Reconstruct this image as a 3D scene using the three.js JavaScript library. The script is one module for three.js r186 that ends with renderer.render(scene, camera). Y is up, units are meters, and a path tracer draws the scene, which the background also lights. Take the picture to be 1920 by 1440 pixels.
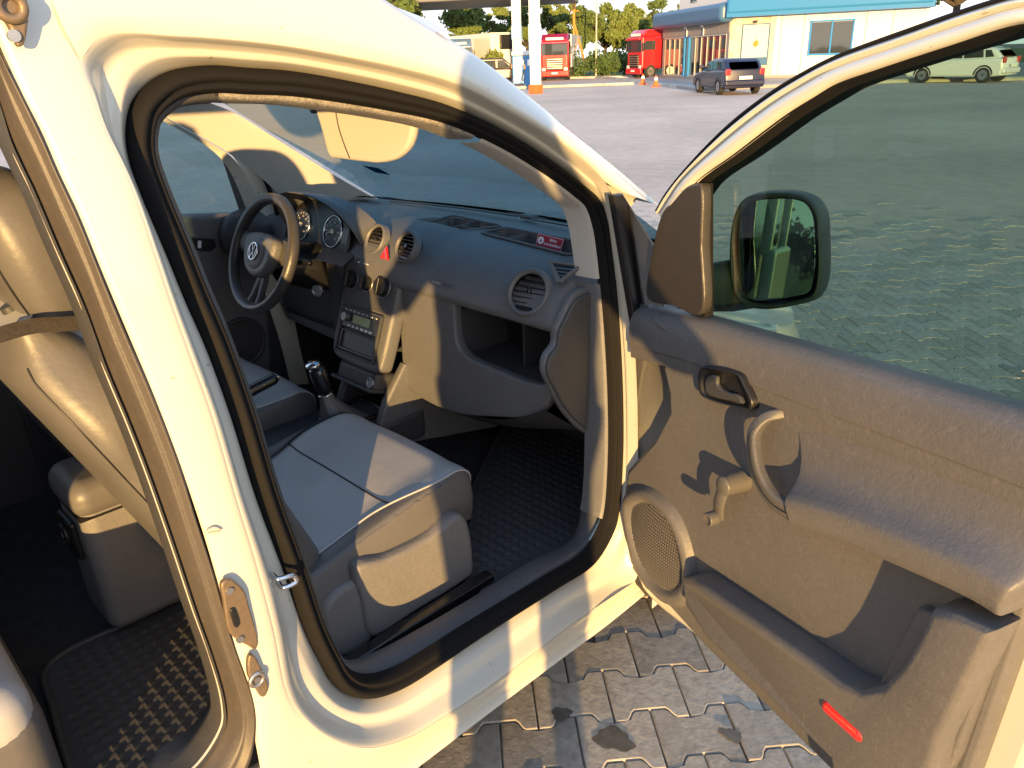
import * as THREE from 'three';
import { mergeGeometries, toCreasedNormals, mergeVertices } from 'three/addons/utils/BufferGeometryUtils.js';
import { RoundedBoxGeometry } from 'three/addons/geometries/RoundedBoxGeometry.js';
import { MarchingCubes } from 'three/addons/objects/MarchingCubes.js';

// Axes: the van stands along z with its nose at z = 0 and its tail towards +z; +x is its passenger side; metres.
const scene = new THREE.Scene();
const camera = new THREE.PerspectiveCamera(52.87, 1024 / 768, 0.05, 900);
{
  const yaw = 46.05 * Math.PI / 180, pitch = 22.95 * Math.PI / 180, roll = -2.1 * Math.PI / 180;
  camera.position.set(1.87, 1.60, 2.74);
  camera.rotation.order = 'YXZ';
  camera.rotation.set(-pitch, yaw, roll);
}
scene.add(camera);

// ---- sky: clear evening air, brighter and warmer low towards the sun ----
const SUN_AZ = 45.2 * Math.PI / 180, SUN_EL = 5.6 * Math.PI / 180;   // the sun stands behind the photographer's back
const sunDir = new THREE.Vector3(Math.sin(SUN_AZ) * Math.cos(SUN_EL), Math.sin(SUN_EL), Math.cos(SUN_AZ) * Math.cos(SUN_EL));
{
  const w = 512, h = 256, d = new Float32Array(w * h * 4), mix = (a, b, t) => a + (b - a) * t;
  for (let j = 0; j < h; j++) for (let i = 0; i < w; i++) {
    const th = (j + 0.5) / h * Math.PI - Math.PI / 2, ph = (i + 0.5) / w * Math.PI * 2;
    const y = Math.sin(th), c = Math.cos(th), x = -Math.cos(ph) * c, z = -Math.sin(ph) * c;
    const dx = x, dy = y, dz = z;
    const cs = dx * sunDir.x + dy * sunDir.y + dz * sunDir.z;
    const e = Math.max(0, dy), t = 1 - Math.exp(-e * 3.2);
    const glow = Math.pow(Math.max(0, cs), 6), wide = 0.5 + 0.5 * cs;
    let r = mix(0.82, 0.175, t), g = mix(0.81, 0.315, t), b = mix(0.78, 0.55, t);
    r += 0.40 * glow * (1 - t * 0.7) + 0.09 * wide * (1 - t); g += 0.26 * glow * (1 - t * 0.7) + 0.04 * wide * (1 - t); b += 0.07 * glow * (1 - t * 0.7);
    const o = (j * w + i) * 4; d[o] = r; d[o + 1] = g; d[o + 2] = b; d[o + 3] = 1;
  }
  const sky = new THREE.DataTexture(d, w, h, THREE.RGBAFormat, THREE.FloatType);
  sky.mapping = THREE.EquirectangularReflectionMapping; sky.magFilter = THREE.LinearFilter; sky.minFilter = THREE.LinearFilter; sky.needsUpdate = true;
  scene.background = sky; scene.environment = sky; scene.backgroundIntensity = 1; scene.environmentIntensity = 1;
}
const sun = new THREE.DirectionalLight(new THREE.Color().setRGB(1.0, 0.61, 0.22), 5.0);
sun.position.copy(sunDir).multiplyScalar(60); sun.target.position.set(0, 0.8, 1.5); sun.shadow.radius = 1;
sun.castShadow = true; sun.shadow.mapSize.set(4096, 4096);
Object.assign(sun.shadow.camera, { left: -45, right: 45, top: 25, bottom: -25, near: 1, far: 160 });
scene.add(sun, sun.target);
const renderer = new THREE.WebGLRenderer({ antialias: true });
renderer.setSize(1024, 768);
renderer.toneMapping = THREE.LinearToneMapping;
renderer.toneMappingExposure = 2.35;
renderer.shadowMap.enabled = true;

// ---- small tools ----
let seed = 12345;
const rnd = () => { seed = (seed * 1664525 + 1013904223) >>> 0; return seed / 4294967296; };
const rr = (a, b) => a + (b - a) * rnd();
const V = (a) => new THREE.Vector3(a[0], a[1], a[2]);
const lerp = (a, b, t) => a + (b - a) * t;
const sstep = (a, b, x) => { const t = Math.min(1, Math.max(0, (x - a) / (b - a))); return t * t * (3 - 2 * t); };
const lin = (r, g, b) => new THREE.Color().setRGB(r, g, b);
function boxUV(g) {           // uv in metres, from the side each face points to
  const p = g.attributes.position, n = p.count, uv = new Float32Array(n * 2);
  for (let i = 0; i < n; i += 3) {
    const ax = p.getX(i), ay = p.getY(i), az = p.getZ(i);
    const bx = p.getX(i + 1) - ax, by = p.getY(i + 1) - ay, bz = p.getZ(i + 1) - az, cx = p.getX(i + 2) - ax, cy = p.getY(i + 2) - ay, cz = p.getZ(i + 2) - az;
    const nx = Math.abs(by * cz - bz * cy), ny = Math.abs(bz * cx - bx * cz), nz = Math.abs(bx * cy - by * cx);
    for (let k = i; k < i + 3; k++) {
      const x = p.getX(k), y = p.getY(k), z = p.getZ(k);
      if (ny >= nx && ny >= nz) { uv[k * 2] = x; uv[k * 2 + 1] = z; } else if (nx >= nz) { uv[k * 2] = z; uv[k * 2 + 1] = y; } else { uv[k * 2] = x; uv[k * 2 + 1] = y; }
    }
  }
  g.setAttribute('uv', new THREE.BufferAttribute(uv, 2));
}
function fin(g, keepUV) {
  if (!g.attributes.normal) g.computeVertexNormals();
  const n = g.index ? g.toNonIndexed() : g.clone();
  for (const k of Object.keys(n.attributes)) if (!['position', 'normal', 'uv'].includes(k)) n.deleteAttribute(k);
  if (!keepUV || !n.attributes.uv) boxUV(n);
  n.morphAttributes = {}; n.clearGroups();
  return n;
}
function merge(geos, keepUV) { const a = [].concat(geos).map(g => fin(g, keepUV)); return a.length > 1 ? mergeGeometries(a) : a[0]; }
const taken = {};
const numbered = (n) => { const k = taken[n] = (taken[n] ?? -1) + 1; return k ? n + '_' + String(k).padStart(3, '0') : n; };
function obj(name, geos, mat, parent = scene, keepUV = false) {
  const m = new THREE.Mesh(merge(geos, keepUV), mat);
  m.name = parent === scene ? numbered(name) : name; m.castShadow = m.receiveShadow = true; parent.add(m); return m;
}
function tag(o, label, category, group) { o.userData.label = label; o.userData.category = category; if (group) o.userData.group = group; return o; }
function structure(o) { o.userData.kind = 'structure'; return o; }
function thing(name, label, category, pos = [0, 0, 0], turn = 0, group) {
  const o = new THREE.Group(); o.name = numbered(name); scene.add(o); o.position.set(...pos); o.rotation.y = turn; return tag(o, label, category, group);
}
function copyOf(o, pos, turn, label, name) { const c = o.clone(); c.userData = { ...o.userData }; c.name = numbered(name ?? o.name.replace(/_\d{3}$/, '')); if (label) c.userData.label = label; c.position.set(...pos); c.rotation.y = turn; scene.add(c); return c; }
const at = (g, x, y, z) => g.translate(x, y, z);
function curve(pts, n, closed = false, tension = 0.5) {     // smooth line through points, n samples, evenly in the parameter
  const c = new THREE.CatmullRomCurve3(pts.map(p => p.isVector3 ? p : V(p)), closed, 'centripetal', tension), o = [];
  for (let i = 0; i < n; i++) o.push(c.getPoint(closed ? i / n : i / (n - 1)));
  return o;
}
function loft(lines, closed = false, closedV = false) {      // skin over a list of lines with equally many points
  const m = lines.length, n = lines[0].length, pos = [], idx = [];
  for (const l of lines) for (const p of l) pos.push(p.x, p.y, p.z);
  const N = closed ? n : n - 1, M = closedV ? m : m - 1;
  for (let j = 0; j < M; j++) for (let i = 0; i < N; i++) {
    const a = j * n + i, b = j * n + (i + 1) % n, c = ((j + 1) % m) * n + i, d = ((j + 1) % m) * n + (i + 1) % n;
    idx.push(a, b, c, b, d, c);
  }
  const g = new THREE.BufferGeometry(); g.setAttribute('position', new THREE.Float32BufferAttribute(pos, 3)); g.setIndex(idx); g.computeVertexNormals(); return g;
}
function grid(fn, nu, nv) { const L = []; for (let j = 0; j <= nv; j++) { const l = []; for (let i = 0; i <= nu; i++) l.push(V(fn(i / nu, j / nv))); L.push(l); } return loft(L); }
function fan(line) { const c = line.reduce((a, p) => a.add(p), new THREE.Vector3()).divideScalar(line.length); return loft([line, line.map(() => c.clone())], true); }
function bar(p, q, r, r2 = r, seg = 14) {
  const a = V(p), b = V(q), d = b.clone().sub(a), g = new THREE.CylinderGeometry(r2, r, d.length(), seg);
  g.applyQuaternion(new THREE.Quaternion().setFromUnitVectors(new THREE.Vector3(0, 1, 0), d.clone().normalize())); const m = a.add(b).multiplyScalar(0.5); return g.translate(m.x, m.y, m.z);
}
function tube(pts, r, seg = 10, n = 0, closed = false) {
  const c = new THREE.CatmullRomCurve3(pts.map(p => p.isVector3 ? p : V(p)), closed, 'centripetal'); const g = new THREE.TubeGeometry(c, n || pts.length * 6, r, seg, closed);
  if (closed) return g;
  const s = new THREE.SphereGeometry(r, seg, 8), e0 = c.getPoint(0), e1 = c.getPoint(1);
  return merge([g, s.clone().translate(e0.x, e0.y, e0.z), s.clone().translate(e1.x, e1.y, e1.z)]);
}
function sweep(pts, prof, up, n = 0, closed = false) {        // profile points [across, outwards] carried along a line; up(point) gives the outward direction
  const L = n ? curve(pts, n, closed) : pts.map(p => p.isVector3 ? p : V(p)), lines = prof.map(() => []), N = L.length;
  for (let i = 0; i < N; i++) {
    const a = L[closed ? (i + N - 1) % N : Math.max(0, i - 1)], b = L[closed ? (i + 1) % N : Math.min(N - 1, i + 1)], t = b.clone().sub(a).normalize();
    const o = typeof up === 'function' ? up(L[i], i / (N - 1)) : up.clone(); o.addScaledVector(t, -o.dot(t)).normalize(); const s = new THREE.Vector3().crossVectors(t, o);
    prof.forEach((q, k) => { const f = typeof q === 'function' ? q(i / (N - 1)) : q; lines[k].push(L[i].clone().addScaledVector(s, f[0]).addScaledVector(o, f[1])); });
  }
  return loft(lines, closed);
}
const ring = (n, rx, ry, a0 = 0) => Array.from({ length: n + 1 }, (_, i) => { const a = a0 + i / n * Math.PI * 2; return [Math.cos(a) * rx, Math.sin(a) * ry]; });
function plate(pts, depth, bevel = 0.004, holes = [], smooth = false) {   // an outline in x, y given a thickness along z (0 .. depth) with rounded edges
  let P = pts.map(p => new THREE.Vector2(p[0], p[1]));
  if (smooth) P = new THREE.SplineCurve([...P, P[0]]).getPoints(P.length * 5).slice(0, -1);
  const s = new THREE.Shape(P);
  for (const h of holes) s.holes.push(new THREE.Path(h.map(p => new THREE.Vector2(p[0], p[1]))));
  const g = new THREE.ExtrudeGeometry(s, { depth: Math.max(1e-4, depth - 2 * bevel), bevelEnabled: bevel > 0, bevelThickness: bevel, bevelSize: bevel, bevelOffset: -bevel, bevelSegments: 3, curveSegments: 12 });
  g.translate(0, 0, bevel);
  const c = toCreasedNormals(g, 0.6), p = c.attributes.position, nn = c.attributes.normal;
  for (let i = 0; i < p.count; i += 3) {        // front and back stay flat right up to the rounded edge
    const z = (p.getX(i + 1) - p.getX(i)) * (p.getY(i + 2) - p.getY(i)) - (p.getY(i + 1) - p.getY(i)) * (p.getX(i + 2) - p.getX(i));
    if (p.getZ(i) === p.getZ(i + 1) && p.getZ(i) === p.getZ(i + 2)) for (let k = 0; k < 3; k++) nn.setXYZ(i + k, 0, 0, z > 0 ? 1 : -1);
  }
  return c;
}
const smoothPts = (pts, n, closed = true) => { const c = new THREE.CatmullRomCurve3(pts.map(p => new THREE.Vector3(p[0], p[1], 0)), closed, 'centripetal'); return c.getPoints(n).slice(0, closed ? -1 : undefined).map(p => [p.x, p.y]); };
const rbox = (w, h, d, r, x = 0, y = 0, z = 0, seg = 3) => new RoundedBoxGeometry(w, h, d, seg, Math.min(r, w / 2.01, h / 2.01, d / 2.01)).translate(x, y, z);
const box = (w, h, d, x = 0, y = 0, z = 0) => new THREE.BoxGeometry(w, h, d).translate(x, y, z);
const cyl = (r, r2, h, seg = 24) => new THREE.CylinderGeometry(r2, r, h, seg);
function roundRect(x0, y0, x1, y1, r, n = 6) {
  const o = []; for (const [cx, cy, a] of [[x1 - r, y1 - r, 0], [x0 + r, y1 - r, 1], [x0 + r, y0 + r, 2], [x1 - r, y0 + r, 3]]) for (let i = 0; i <= n; i++) { const t = (a + i / n) * Math.PI / 2; o.push([cx + r * Math.cos(t), cy + r * Math.sin(t)]); } return o;
}
const rectHole = (x0, y0, x1, y1) => [[x0, y0], [x1, y0], [x1, y1], [x0, y1]];
// turn a geometry built in x, y, z so that its axes lie along given directions and place it
function orient(g, o, ax, ay, az) { const m = new THREE.Matrix4().makeBasis(V(ax).normalize(), V(ay).normalize(), V(az).normalize()); m.setPosition(...o); return g.applyMatrix4(m); }

// ---- textures: grain, patches and relief of the stuff itself ----
function valueNoise(per, s) {
  const t = []; let q = s * 7919 + 13; for (let i = 0; i < per * per; i++) { q = (q * 1664525 + 1013904223) >>> 0; t.push(q / 4294967296); }
  return (x, y) => { const X = Math.floor(x), Y = Math.floor(y), fx = x - X, fy = y - Y, u = fx * fx * (3 - 2 * fx), v = fy * fy * (3 - 2 * fy), m = (a, b) => t[((b % per) + per) % per * per + ((a % per) + per) % per]; return lerp(lerp(m(X, Y), m(X + 1, Y), u), lerp(m(X, Y + 1), m(X + 1, Y + 1), u), v); };
}
function fbm(base, oct, s, gain = 0.5) { const N = []; for (let i = 0; i < oct; i++) N.push(valueNoise(base << i, s + i)); return (u, v) => { let a = 1, r = 0, w = 0; for (let i = 0; i < oct; i++) { r += a * N[i](u * (base << i), v * (base << i)); w += a; a *= gain; } return r / w; }; }
function tex(size, metres, fn, srgb) {
  const d = new Uint8Array(size * size * 4);
  for (let j = 0; j < size; j++) for (let i = 0; i < size; i++) { const c = fn(i / size, j / size), o = (j * size + i) * 4, a = Array.isArray(c) ? c : [c, c, c]; for (let k = 0; k < 3; k++) d[o + k] = Math.max(0, Math.min(255, a[k] * 255)); d[o + 3] = 255; }
  const t = new THREE.DataTexture(d, size, size); t.wrapS = t.wrapT = THREE.RepeatWrapping; t.magFilter = THREE.LinearFilter; t.minFilter = THREE.LinearMipmapLinearFilter; t.generateMipmaps = true;
  t.repeat.set(1 / metres, 1 / metres); if (srgb) t.colorSpace = THREE.SRGBColorSpace; t.needsUpdate = true; return t;
}
const nA = fbm(8, 6, 1), nB = fbm(64, 3, 31, 0.7), nC = fbm(4, 7, 51), nD = fbm(96, 2, 71, 0.8);
const T = {
  grain: tex(512, 0.30, (u, v) => nB(u, v) * 0.6 + nD(u, v) * 0.4),
  grainCol: tex(512, 0.45, (u, v) => 0.90 + 0.10 * nD(u, v) - 0.05 * nA(u, v), true),
  leather: tex(512, 0.34, (u, v) => { const a = nB(u, v), c = Math.abs(nA(u * 2, v * 2) - 0.5) * 2; return 0.45 * a + 0.55 * Math.min(1, c * 2.2); }),
  leatherCol: tex(512, 0.7, (u, v) => 0.88 + 0.12 * nA(u, v), true),
  carpet: tex(512, 0.25, (u, v) => { const a = nD(u, v), b = nA(u, v); return 0.80 + 0.35 * (a - 0.5) + 0.25 * (b - 0.5); }, true),
  dust: tex(1024, 0.9, (u, v) => { const a = nC(u, v), b = nD(u, v); return 0.86 + 0.10 * a + 0.06 * b + (b > 0.78 ? 0.05 : 0); }, true),
  concrete: tex(1024, 1.7, (u, v) => { const a = nC(u, v), b = nD(u, v), c = nA(u, v); const s = 0.90 + 0.30 * (a - 0.5) + 0.20 * (b - 0.5) + (c < 0.36 ? (c - 0.36) * 1.1 : 0); return [s * 1.0, s * 0.985, s * 0.95]; }, true),
  paint: tex(1024, 1.1, (u, v) => { const a = nC(u, v), d = nD(u * 1.0, v), e = nB(u, v); const sp = d > 0.865 && e > 0.55 ? 0.18 : 0; return [0.985 + 0.015 * a - sp, 0.985 + 0.013 * a - sp * 1.05, 0.98 + 0.012 * a - sp * 1.15]; }, true),
  rough: tex(512, 0.55, (u, v) => 0.5 * nB(u, v) + 0.5 * nA(u, v)),
  far: tex(1024, 14, (u, v) => { const a = nC(u, v), b = nD(u, v), c = nA(u, v); const s = 0.92 + 0.16 * (a - 0.5) + 0.10 * (b - 0.5) + 0.08 * (c - 0.5); return [s, s * 0.985, s * 0.96]; }, true),
  grass: tex(512, 3, (u, v) => { const a = nA(u, v), b = nD(u, v), s = 0.82 + 0.4 * (a - 0.5) + 0.3 * (b - 0.5); return [s * 0.9, s, s * 0.7]; }, true),
  mesh: tex(256, 0.02, (u, v) => 0.5 + 0.5 * Math.sin(u * Math.PI * 16) * Math.sin(v * Math.PI * 16)),
};
const std = (c, rough, o = {}) => new THREE.MeshStandardMaterial({ color: c, roughness: rough, side: THREE.DoubleSide, ...o });
const phys = (c, rough, o = {}) => new THREE.MeshPhysicalMaterial({ color: c, roughness: rough, side: THREE.DoubleSide, ...o });
const M = {
  white: phys(lin(0.60, 0.575, 0.49), 0.40, { map: T.paint, clearcoat: 0.8, clearcoatRoughness: 0.08 }),
  rubber: phys(lin(0.011, 0.0105, 0.0105), 0.75, { specularIntensity: 0.25, bumpMap: T.grain, bumpScale: 0.0004 }),
  strip: std(lin(0.075, 0.064, 0.054), 0.5, { map: T.dust, bumpMap: T.grain, bumpScale: 0.0003 }),
  dash: std(lin(0.13, 0.131, 0.137), 0.50, { map: T.grainCol, bumpMap: T.grain, bumpScale: 0.0006 }),
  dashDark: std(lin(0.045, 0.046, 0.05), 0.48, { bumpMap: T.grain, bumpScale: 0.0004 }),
  black: std(lin(0.012, 0.012, 0.013), 0.35),
  gloss: phys(lin(0.012, 0.012, 0.013), 0.16, { clearcoat: 0.6, clearcoatRoughness: 0.1 }),
  trim: std(lin(0.125, 0.12, 0.118), 0.50, { map: T.dust, bumpMap: T.grain, bumpScale: 0.0007 }),
  trimDark: std(lin(0.08, 0.078, 0.077), 0.5, { map: T.grainCol, bumpMap: T.grain, bumpScale: 0.0005 }),
  pale: std(lin(0.46, 0.44, 0.40), 0.75, { bumpMap: T.grain, bumpScale: 0.0004 }),
  liner: std(lin(0.42, 0.39, 0.34), 0.95, { map: T.carpet, bumpMap: T.grain, bumpScale: 0.001 }),
  seatPale: std(lin(0.44, 0.44, 0.44), 0.48, { map: T.leatherCol, bumpMap: T.leather, bumpScale: 0.0003 }),
  seatDark: std(lin(0.125, 0.12, 0.117), 0.45, { map: T.leatherCol, bumpMap: T.leather, bumpScale: 0.00035 }),
  seatShell: std(lin(0.19, 0.183, 0.177), 0.55, { map: T.grainCol, bumpMap: T.grain, bumpScale: 0.0006 }),
  carpet: std(lin(0.06, 0.06, 0.062), 1.0, { map: T.carpet }),
  mat: std(lin(0.06, 0.061, 0.064), 0.55, { map: T.dust, bumpMap: T.grain, bumpScale: 0.0005 }),
  chrome: std(lin(0.72, 0.72, 0.74), 0.16, { metalness: 1 }),
  steel: std(lin(0.50, 0.48, 0.45), 0.35, { metalness: 0.9, bumpMap: T.grain, bumpScale: 0.0003 }),
  brownMetal: std(lin(0.20, 0.15, 0.10), 0.5, { metalness: 0.35, map: T.dust, bumpMap: T.grain, bumpScale: 0.0006 }),
  brownMetal2: std(lin(0.11, 0.104, 0.095), 0.42, { map: T.grainCol, bumpMap: T.grain, bumpScale: 0.0003 }),
  glass: phys(lin(0.235, 0.36, 0.295), 0.0, { transmission: 1, thickness: 0, ior: 1.5 }),
  glassBlue: phys(lin(0.22, 0.37, 0.43), 0.0, { transmission: 1, thickness: 0, ior: 1.5 }),
  glassClear: phys(lin(0.62, 0.70, 0.70), 0.0, { transmission: 1, thickness: 0, ior: 1.5 }),
  mirror: std(lin(0.80, 0.86, 0.80), 0.015, { metalness: 1 }),
  red: phys(lin(0.62, 0.02, 0.015), 0.22, { clearcoat: 1, clearcoatRoughness: 0.05 }),
  blueSticker: std(lin(0.02, 0.22, 0.55), 0.5),
  knobMetal: std(lin(0.33, 0.33, 0.34), 0.35, { metalness: 0.8 }),
  tyre: std(lin(0.02, 0.02, 0.02), 0.85, { bumpMap: T.grain, bumpScale: 0.001 }),
};


// =====================================================================  THE VAN  ==
function group0(name) { const g = new THREE.Group(); g.name = name; van.add(g); return g; }
const van = thing('white_van', 'white van with its passenger door swung wide open and grey seats inside', 'van');
const sideX = (y) => 0.812 - 0.085 * Math.pow(Math.max(0, y - 0.35), 1.5);   // the lean of the van's side
// Lines round the passenger door opening: rubber edge, and the edge of the outer skin
const edgeSeal = [[0.803,0.572,2.226], [0.798,0.655,2.243], [0.787,0.797,2.258], [0.774,0.937,2.275], [0.758,1.092,2.285], [0.745,1.203,2.297], [0.735,1.285,2.311], [0.726,1.354,2.321], [0.715,1.443,2.335], [0.709,1.487,2.338], [0.704,1.521,2.332], [0.699,1.559,2.313], [0.695,1.585,2.279], [0.693,1.598,2.243], [0.693,1.602,2.189], [0.694,1.597,2.134], [0.695,1.590,2.063], [0.697,1.574,1.975], [0.700,1.551,1.871], [0.704,1.520,1.755], [0.712,1.466,1.627], [0.720,1.401,1.509], [0.729,1.333,1.404], [0.734,1.296,1.359], [0.741,1.237,1.336], [0.750,1.161,1.328], [0.761,1.058,1.324], [0.774,0.938,1.323], [0.786,0.804,1.326], [0.798,0.657,1.336], [0.807,0.498,1.361], [0.809,0.455,1.383], [0.811,0.398,1.462], [0.811,0.399,1.618], [0.811,0.404,1.746], [0.811,0.408,1.891], [0.811,0.408,1.987], [0.811,0.413,2.071], [0.810,0.433,2.135], [0.809,0.466,2.180], [0.806,0.512,2.209]];
const edgeSkin = [[0.870,0.621,2.329], [0.860,0.756,2.328], [0.848,0.888,2.331], [0.838,0.997,2.337], [0.823,1.135,2.342], [0.812,1.230,2.351], [0.802,1.309,2.358], [0.794,1.372,2.362], [0.783,1.455,2.368], [0.778,1.494,2.374], [0.773,1.531,2.382], [0.767,1.572,2.386], [0.761,1.615,2.390], [0.757,1.642,2.354], [0.757,1.641,2.263], [0.758,1.636,2.190], [0.759,1.627,2.109], [0.762,1.611,2.012], [0.765,1.589,1.898], [0.769,1.559,1.782], [0.777,1.504,1.660], [0.785,1.443,1.543], [0.793,1.379,1.445], [0.797,1.346,1.405], [0.804,1.292,1.381], [0.816,1.191,1.368], [0.828,1.090,1.350], [0.840,0.973,1.341], [0.854,0.832,1.341], [0.866,0.685,1.346], [0.877,0.504,1.345], [0.881,0.388,1.338], [0.882,0.318,1.366], [0.882,0.331,1.581], [0.882,0.331,1.733], [0.882,0.332,1.918], [0.882,0.342,2.023], [0.882,0.356,2.112], [0.881,0.401,2.202], [0.878,0.476,2.269], [0.874,0.548,2.308]];
const NS = edgeSeal.length, NL = 328;
const ctr = new THREE.Vector3(0.75, 1.0, 1.8);
const seal = curve(edgeSeal, NL, true), skinEdge = curve(edgeSkin, NL, true);
// the jamb between them: a flange, a ridge and a step up to the skin
const jamb = [];
for (const [t, n, t2, n2] of [[-1, -0.035, -1, -0.035], [0, -0.012, 0, -0.012], [0.10, 0.002, 0.10, 0.000], [0.20, 0.012, 0.22, 0.001], [0.30, 0.024, 0.36, 0.003], [0.38, 0.029, 0.46, 0.005], [0.55, 0.031, 0.54, 0.012], [0.64, 0.033, 0.60, 0.026], [0.72, 0.040, 0.67, 0.046], [0.82, 0.054, 0.75, 0.058], [0.91, 0.064, 0.85, 0.066], [0.97, 0.069, 0.95, 0.0695], [1, 0.0695, 1, 0.0695]])
  jamb.push(seal.map((p, i) => { const q = skinEdge[i], w = sstep(2.10, 2.22, p.z) * sstep(0.5, 0.75, p.y) * sstep(1.55, 1.40, p.y), tt = t < 0 ? -Math.min(0.3, 0.014 / p.distanceTo(q)) : lerp(t, t2, w), nn = lerp(n, n2, w), a = p.clone().lerp(q, tt); a.x = lerp(sideX(p.y), sideX(q.y), Math.max(0, tt)) + nn; return a; }));
obj('door_jamb', loft(jamb, true), M.white, van);
// rubber seal: a fat rounded lip with a thin inner lip
const inward = seal.map((p, i) => { const q = skinEdge[i].clone().sub(p); q.x = 0; const t = seal[(i + 1) % NL].clone().sub(seal[(i + NL - 1) % NL]); t.x = 0; const d = new THREE.Vector3(0, t.z, -t.y).normalize(); if (d.dot(ctr.clone().sub(p)) < 0) d.negate(); return d; });
const sealWidth = seal.map((p) => lerp(0.026, 0.036, sstep(1.45, 2.2, p.z)));
const off = (i, b, n) => { const p = seal[i].clone().addScaledVector(inward[i], b); p.x = sideX(p.y) + n; return p; };
const sealLines = [];
for (const [b, n] of [[-0.06, -0.016], [-0.02, 0.004], [0.10, 0.014], [0.28, 0.020], [0.46, 0.020], [0.58, 0.012], [0.66, 0.006], [0.74, 0.010], [0.88, 0.008], [1.0, -0.004], [1.06, -0.020]]) sealLines.push(seal.map((p, i) => off(i, b * sealWidth[i], n)));
obj('door_seal', loft(sealLines, true), M.rubber, van);
// trim inside the seal, cut into pieces round the opening
function innerTrim(name, test, mat, depth, spread) {
  const runs = []; let run = [];
  for (let k = 0; k <= NL * 2; k++) { const i = k % NL; if (test(seal[i], i)) { run.push(i); } else { if (run.length > 2 && k > NL) runs.push(run); run = []; if (k > NL && runs.length) break; } }
  const lines = []; const w = runs[0];
  for (const [b, n] of [[0.9, -0.012], [1.15, -0.016], [1.25 + spread * 4, -0.022], [1.3 + spread * 8, -0.03 - depth * 0.3], [1.32 + spread * 10, -0.03 - depth]]) lines.push(w.map(i => off(i, b * sealWidth[i], n)));
  return obj(name, loft(lines), mat, van);
}
const isFront = (p) => p.z < 1.42 && p.y > 0.55, lowLine = 1.09;
innerTrim('headliner_edge', (p) => p.y > 1.47 && p.z < 2.19 && p.z > 1.66, M.liner, 0.06, 0.01);
innerTrim('pillar_trim', (p) => p.z < 1.66 && p.y > 1.11, M.pale, 0.05, 0.012);
innerTrim('pillar_trim', (p) => p.z < 1.45 && p.y <= 1.105 && p.y > 0.47, M.dash, 0.05, 0.024);
innerTrim('pillar_trim', (p) => p.z > 2.18 && p.y > 0.62, M.trimDark, 0.08, 0.02);
// outer skin of the pillar between the two doors and the rocker below the opening
{
  const A = [[0.882,0.318,1.366], [0.882,0.331,1.581], [0.882,0.331,1.733], [0.882,0.332,1.918], [0.882,0.342,2.023], [0.882,0.356,2.112], [0.881,0.401,2.202], [0.878,0.476,2.269], [0.874,0.548,2.308], [0.870,0.621,2.329], [0.860,0.756,2.328], [0.848,0.888,2.331], [0.838,0.997,2.337], [0.823,1.135,2.342], [0.812,1.230,2.351], [0.802,1.309,2.358], [0.794,1.372,2.362], [0.783,1.455,2.368], [0.778,1.494,2.374], [0.773,1.531,2.382], [0.767,1.572,2.386], [0.761,1.615,2.390], [0.744,1.733,2.393]];
  const B = [[0.878,0.257,1.317], [0.878,0.254,1.492], [0.878,0.261,1.675], [0.878,0.266,1.837], [0.878,0.269,1.966], [0.878,0.271,2.083], [0.878,0.274,2.177], [0.878,0.277,2.277], [0.878,0.339,2.380], [0.870,0.554,2.398], [0.866,0.627,2.388], [0.856,0.753,2.394], [0.838,0.951,2.395], [0.826,1.068,2.403], [0.814,1.178,2.413], [0.804,1.264,2.422], [0.791,1.364,2.434], [0.782,1.437,2.442], [0.775,1.486,2.450], [0.769,1.534,2.456], [0.763,1.577,2.465], [0.750,1.663,2.476], [0.737,1.754,2.496]];
  const n = 140, a = curve(A, n), b = curve(B, n), L = [];
  for (const [t, d] of [[0, 0], [0.03, 0.001], [0.1, 0.004], [0.3, 0.0065], [0.6, 0.006], [0.85, 0.004], [0.95, 0.0], [1, -0.006]]) L.push(a.map((p, i) => { const q = p.clone().lerp(b[i], t); const low = sstep(0.55, 0.35, q.y); q.x = sideX(q.y) + 0.0695 + d * (1 - low) + low * (t < 0.12 ? 0.001 : -0.004 - 0.010 * t); return q; }));
  obj('pillar_skin', loft(L), M.white, van);
  // sill underside turned in along the bottom edge
  const bot = curve(B.slice(0, 9), 60), U = [[0, 0, 0], [0.004, -0.010, 0], [-0.004, -0.018, 0], [-0.05, -0.022, 0], [-0.3, -0.03, 0]].map(o => bot.map(p => p.clone().add(V(o)))); for (const p of U[0]) p.x = sideX(p.y) + 0.055;
  obj('sill_flange', loft(U), M.white, van);
}
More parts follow.
